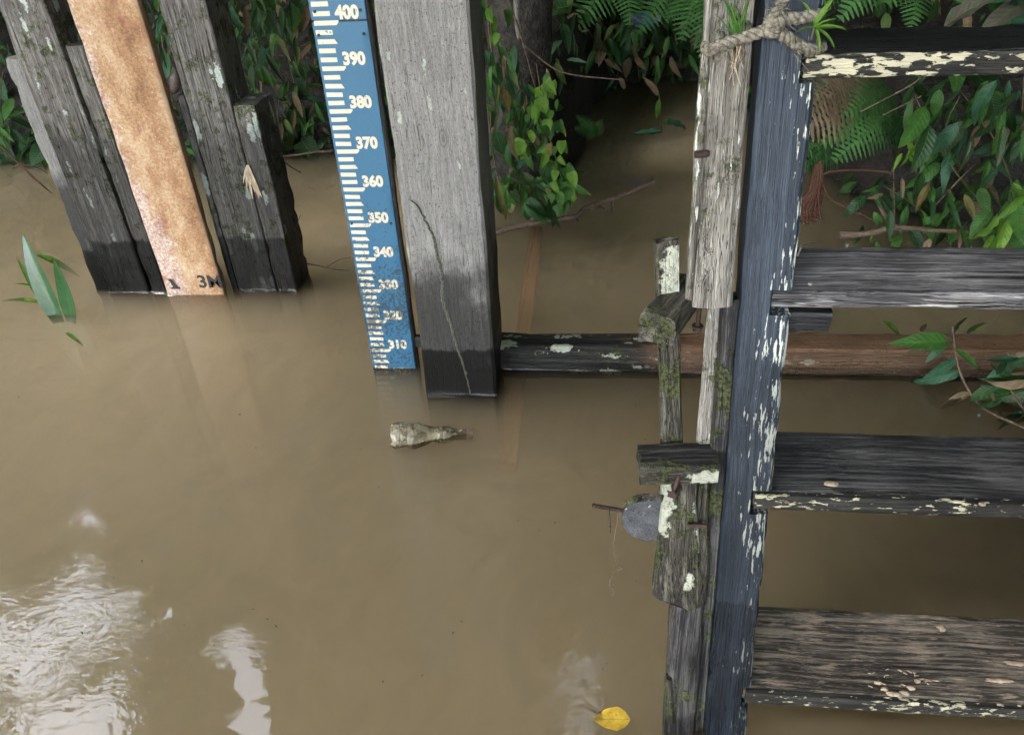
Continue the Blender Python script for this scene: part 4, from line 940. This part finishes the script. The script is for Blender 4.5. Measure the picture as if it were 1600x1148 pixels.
# trailing plant over the right end of the beam
tp = empty('trailing_plant', onz(1590, 640), 'trailing green and reddish leaves lying over the brown end of the beam', 'plant')
tube('stem', [ony(u, v, y) for u, v, y in ((1488, 510, 1.80), (1492, 545, 1.77), (1500, 580, 1.74), (1515, 612, 1.70), (1540, 640, 1.66), (1600, 668, 1.6))], .003, .003, M['twig'], tp, 6, 6)
tube('stem', [ony(u, v, y) for u, v, y in ((1600, 640, 1.6), (1580, 610, 1.66), (1570, 590, 1.68))], .0025, .002, M['twig'], tp, 6, 6)
for (u0, v0), (u1, v1), k in (((1490, 520), (1484, 490), 'dark'), ((1490, 530), (1452, 538), 'dark'), ((1488, 535), (1422, 528), 'mid'), ((1492, 545), (1535, 572), 'mid'), ((1496, 560), (1450, 592), 'blue'), ((1502, 578), (1452, 606), 'blue'), ((1510, 520), (1512, 495), 'mid'), ((1515, 612), (1472, 636), 'dead'), ((1480, 530), (1455, 560), 'blue'), ((1596, 560), (1556, 585), 'blue'), ((1605, 585), (1565, 600), 'blue'), ((1605, 610), (1560, 612), 'mid'), ((1545, 620), (1575, 650), 'dead'), ((1530, 600), (1562, 618), 'dead'), ((1600, 600), (1640, 640), 'dark'), ((1530, 630), (1600, 640), 'dead')):
    a, b = ony(u0, v0, 1.76), ony(u1, v1, 1.71); leaf(tp, k, a, b - a, max(.07, (b - a).length * 1.1), (0, -.7, .8), rnd(-.3, .3))
region_leaves(tp, [(1560, 560), (1640, 540), (1640, 650), (1570, 640), (1545, 600)], 16, 1.60, 1.72, ['dark', 'blue', 'mid', 'dead', 'dark'], (.07, .11), (-.7, -.2, -.25))
for (u0, v0), (u1, v1), k in (((1378, 500), (1410, 516), 'bright'), ((1438, 518), (1448, 505), 'dead')):
    a, b = onz(u0, v0, .02), onz(u1, v1, .03); leaf(tp, k, a, b - a, (b - a).length * 1.1, (0, -.3, 1), 0)
# sprig rising out of the dark inlet
sg = empty('water_sprig', onz(1040, 205), 'small sprig with three pale leaves rising from the dark inlet', 'plant')
ys_ = onz(1040, 205).y
tube('stem', [ony(u, v, ys_) for u, v in ((1034, 206), (1032, 180), (1030, 150), (1022, 125))], .0025, .002, M['stem'], sg, 6, 5)
for (u0, v0), (u1, v1), k in (((1034, 192), (1080, 182), 'blue'), ((1036, 206), (990, 206), 'blue'), ((1030, 155), (1026, 188), 'bright'), ((1028, 150), (1018, 124), 'dead'), ((1046, 185), (1036, 200), 'bright')):
    a, b = ony(u0, v0, ys_ - .02), ony(u1, v1, ys_ - .06); leaf(sg, k, a, b - a, (b - a).length * 1.05, (0, -.8, .7), 0)
# epiphyte and grass by the rope
ep = empty('epiphyte', onst(1268, 62, .0), 'small light green epiphyte sprouting where the rope meets the top tread', 'plant')
EP = [leaf_mesh('leaf', L_BRIGHT, 'strap', .16, .7, .3, 10), leaf_mesh('leaf', L_BRIGHT, 'strap', .14, 1.1, .3, 10)]
for (u0, v0), (u1, v1) in (((1272, 42), (1305, -8)), ((1272, 45), (1326, 38)), ((1274, 44), (1308, 68)), ((1274, 45), (1284, 75)), ((1272, 44), (1250, 48)), ((1272, 42), (1268, 0)), ((1272, 44), (1300, 28)), ((1272, 42), (1290, 14))):
    a, b = onst(u0, v0, .012), onst(u1, v1, .03); obj('leaf', random.choice(EP), None, ep, pose(a, b - a + V((0, 0, .25 * (b - a).length)), (0, -.6, 1), (b - a).length * 1.1))
tube('stem', [onst(1268, 62, .004), onst(1270, 52, .01), onst(1273, 42, .012)], .0018, .0012, M['stem'], ep, 6, 4)
gt = empty('grass_tuft', onst(1153, 62, .012), 'thin green grass tuft with hanging roots growing on the roped plank', 'grass')
GB = [leaf_mesh('blade', L_BRIGHT, 'strap', .05, .4, .3, 8), leaf_mesh('blade', L_MID, 'strap', .05, .8, .3, 8)]
for i in range(16):
    a = onst(1153 + rnd(-8, 8), 62 + rnd(-4, 3), .012); b = onst(1153 + rnd(-34, 26), 62 - rnd(25, 85), .012 + rnd(.0, .03))
    obj('blade', random.choice(GB), None, gt, pose(a, b - a, (rnd(-.5, .5), -1, .3), (b - a).length))
for i in range(14):
    a = onst(1153 + rnd(-7, 10), 66, .010)
    tube('root', [a, onst(1152 + rnd(-12, 14), 85, .007), onst(1148 + rnd(-14, 16), 105 + rnd(0, 45), .006)], .0007, .0004, M['straw'] if i % 2 else M['twig'], gt, 4, 4)

# dead grass and cocoon on the right dark post
dg_ = empty('dead_grass', ony(385, 262, 2.30), 'withered straw blades hanging on the right dark post', 'grass')
DB = leaf_mesh('blade', leafmat('straw_blade', (.40, .31, .22), (.52, .43, .32), None, rough=.8, trans=.1, vein=0.), 'strap', .085, .3, .4, 8)
for (u0, v0), (u1, v1) in (((386, 258), (377, 290)), ((388, 258), (398, 312)), ((387, 258), (392, 320)), ((386, 260), (383, 304)), ((389, 262), (419, 350)), ((387, 262), (403, 296))):
    a, b = ony(u0, v0, 2.302), ony(u1, v1, 2.296); obj('blade', DB, None, dg_, pose(a, b - a, (0, -1, .2), (b - a).length))
cc = ony(272, 128, 2.315); vs, fs = [], []
for i in range(13):
    t = i / 12; r = .021 * math.sin(math.pi * min(1, .04 + t * .96)) ** .6 * (1.1 - .25 * t)
    for j in range(14): a = 2 * math.pi * j / 14; rr = r * (1 + .14 * noise.noise(V((math.cos(a) * 2, math.sin(a) * 2, t * 5)))); vs.append((math.cos(a) * rr, math.sin(a) * rr, t * .075 - .037))
for i in range(12):
    for j in range(14): q = i * 14; fs.append((q + j, q + (j + 1) % 14, q + 14 + (j + 1) % 14, q + 14 + j))
tag(obj('snail_shell', mesh('snail_shell', vs, fs, True, 80), plain('brown_shell', (.045, .032, .025), (.13, .10, .08), 70, .6, 0, .6, .002), None, frame(cc, (.5, 0, 1), (0, 1, 0))), 'brown oval shell clinging in the corner of orange board and post', 'shell')

# twigs and branches
def branch(lab, sets, mat, r=.006, name='fallen_branch'):
    t = empty(name, V(sets[0][0]), lab, 'branch', 'branches at the waterline')
    for i, s in enumerate(sets): tube('stick', s, r * (1 if i == 0 else .6), r * .5, mat, t, 7, 6, rough=.3)
    return t
def BY(y, *q): return [ony(u, v, y) for u, v in q]
branch('two reddish twigs at the far left below the post', [BY(3.3, (-5, 222), (30, 256), (55, 280), (82, 303)), BY(3.3, (20, 262), (45, 258), (75, 272))], M['twig_red'], .006)
branch('thin pale root reaching left from behind the gauge', [BY(3.4, (520, 236), (490, 238), (455, 243), (428, 246)), BY(3.4, (430, 240), (450, 258), (470, 270))], M['twig'], .006)
branch('thin dark twig bending out of the water right of the posts', [[onz(474, 411, .01), onz(500, 416, .012), onz(525, 421, .004), onz(545, 423, -.01)], [onz(510, 417, .01), onz(530, 406, .012), onz(548, 402, .01)]], M['twig'], .0025)
branch('arched dark twig close beside the right dark post', [BY(2.4, (478, 430), (462, 405), (458, 370), (470, 335))], M['twig'], .0018)
branch('thick brown stick lying across leaves just above the second tread', [BY(2.55, (1312, 368), (1360, 364), (1400, 356), (1460, 360), (1532, 362)), BY(2.55, (1400, 356), (1382, 335), (1372, 315))], M['twig'], .013)
branch('thin reddish twig arching from the root tuft to the bank', [BY(2.7, (1272, 278), (1300, 268), (1350, 266), (1395, 270)), BY(2.7, (1285, 288), (1300, 312), (1335, 330), (1365, 345))], M['twig_red'], .005)
branch('tangle of thin pale twigs among the right bank leaves', [BY(2.7, (1462, 320), (1500, 280), (1525, 255)), BY(2.7, (1345, 175), (1420, 135), (1440, 120)), BY(2.7, (1380, 180), (1440, 150)), BY(2.7, (1480, 260), (1478, 200), (1500, 150)), BY(2.65, (1372, 320), (1392, 352)), BY(2.65, (1396, 262), (1398, 350))], M['twig'], .004)
rb = empty('root_tuft', ony(1265, 340, 2.72), 'reddish brown hanging root tuft touching the water by the stringer', 'root')
for i in range(46):
    u0 = 1281 + rnd(-4, 4)
    tube('root', BY(2.72 + rnd(-.03, .03), (u0, 252 + rnd(0, 14)), (1276 + rnd(-9, 9), 288), (1266 + rnd(-20, 16), 325), (1264 + rnd(-24, 20), 346 + rnd(-5, 5))), .0035, .0022, M['twig_red'], rb, 5, 4)
# litter under the fern
lt = bottle('plastic_bottle', ony(985, 34, 4.55), V((.8, -.2, .1)), 'small bottle with blue band lying under the far fern', plain('violet_plastic', (.10, .06, .30), (.16, .10, .42), 30, .3), .17, .035, .2, plain('white_cap', (.6, .6, .62), (.75, .75, .78), 30, .4))
vs, fs = tube_data([V((0, 0, .075)), V((0, 0, .12))], .0365, .0365, 18)
obj('label_band', mesh('label_band', vs, fs, True, 40), plain('blue_label', (.02, .12, .62), (.06, .25, .8), 40, .35), lt, frame(ony(985, 34, 4.55), V((.8, -.2, .1)), (0, .2, 1)))

# ------------------------------------------------------------------ uncounted undergrowth behind
items = []; rg = random.Random(21); random.seed(21)
for i in range(4600):
    x = rg.uniform(-5, 5); s = shore(x); dy = rg.expovariate(1.6) - .05
    if -.55 < x < .0 and dy < .2: continue
    y = s + dy; z = ground_z(x, y) + rg.uniform(-.02, .55) * (.55 + .45 * noise.noise(V((x * 1.7, y * 1.7, 5))))
    k = rg.choice(['dark', 'dark', 'dark', 'dark', 'mid', 'mid', 'blue', 'dark', 'dark', 'dark_heart', 'mid_broad', 'dead'])
    d = V((rg.gauss(0, .6), -.6 + rg.gauss(0, .4), rg.gauss(-.35, .5)))
    items.append((rg.choice(LM[k]), pose((x, y, max(z, .03)), d, (rg.gauss(0, .4), -.6, 1), rg.uniform(.045, .16))))
tag(obj('undergrowth', joined_leaves(items, 'undergrowth'), None), 'mass of dark leaves covering the river bank', 'undergrowth', kind='stuff')

# crumbs drifting on the water
rg = random.Random(4); items = []
for i in range(60):
    p = onz(rg.uniform(0, 1100), rg.uniform(330, 1140), .0015)
    items.append((LM[rg.choice(['dead', 'mid', 'dead'])][0], pose(p, (rg.gauss(0, 1), rg.gauss(0, 1), 0), (0, 0, 1), rg.uniform(.003, .009))))
tag(obj('floating_crumbs', joined_leaves(items, 'floating_crumbs'), None), 'tiny leaf crumbs drifting on the muddy water', 'debris', kind='stuff')
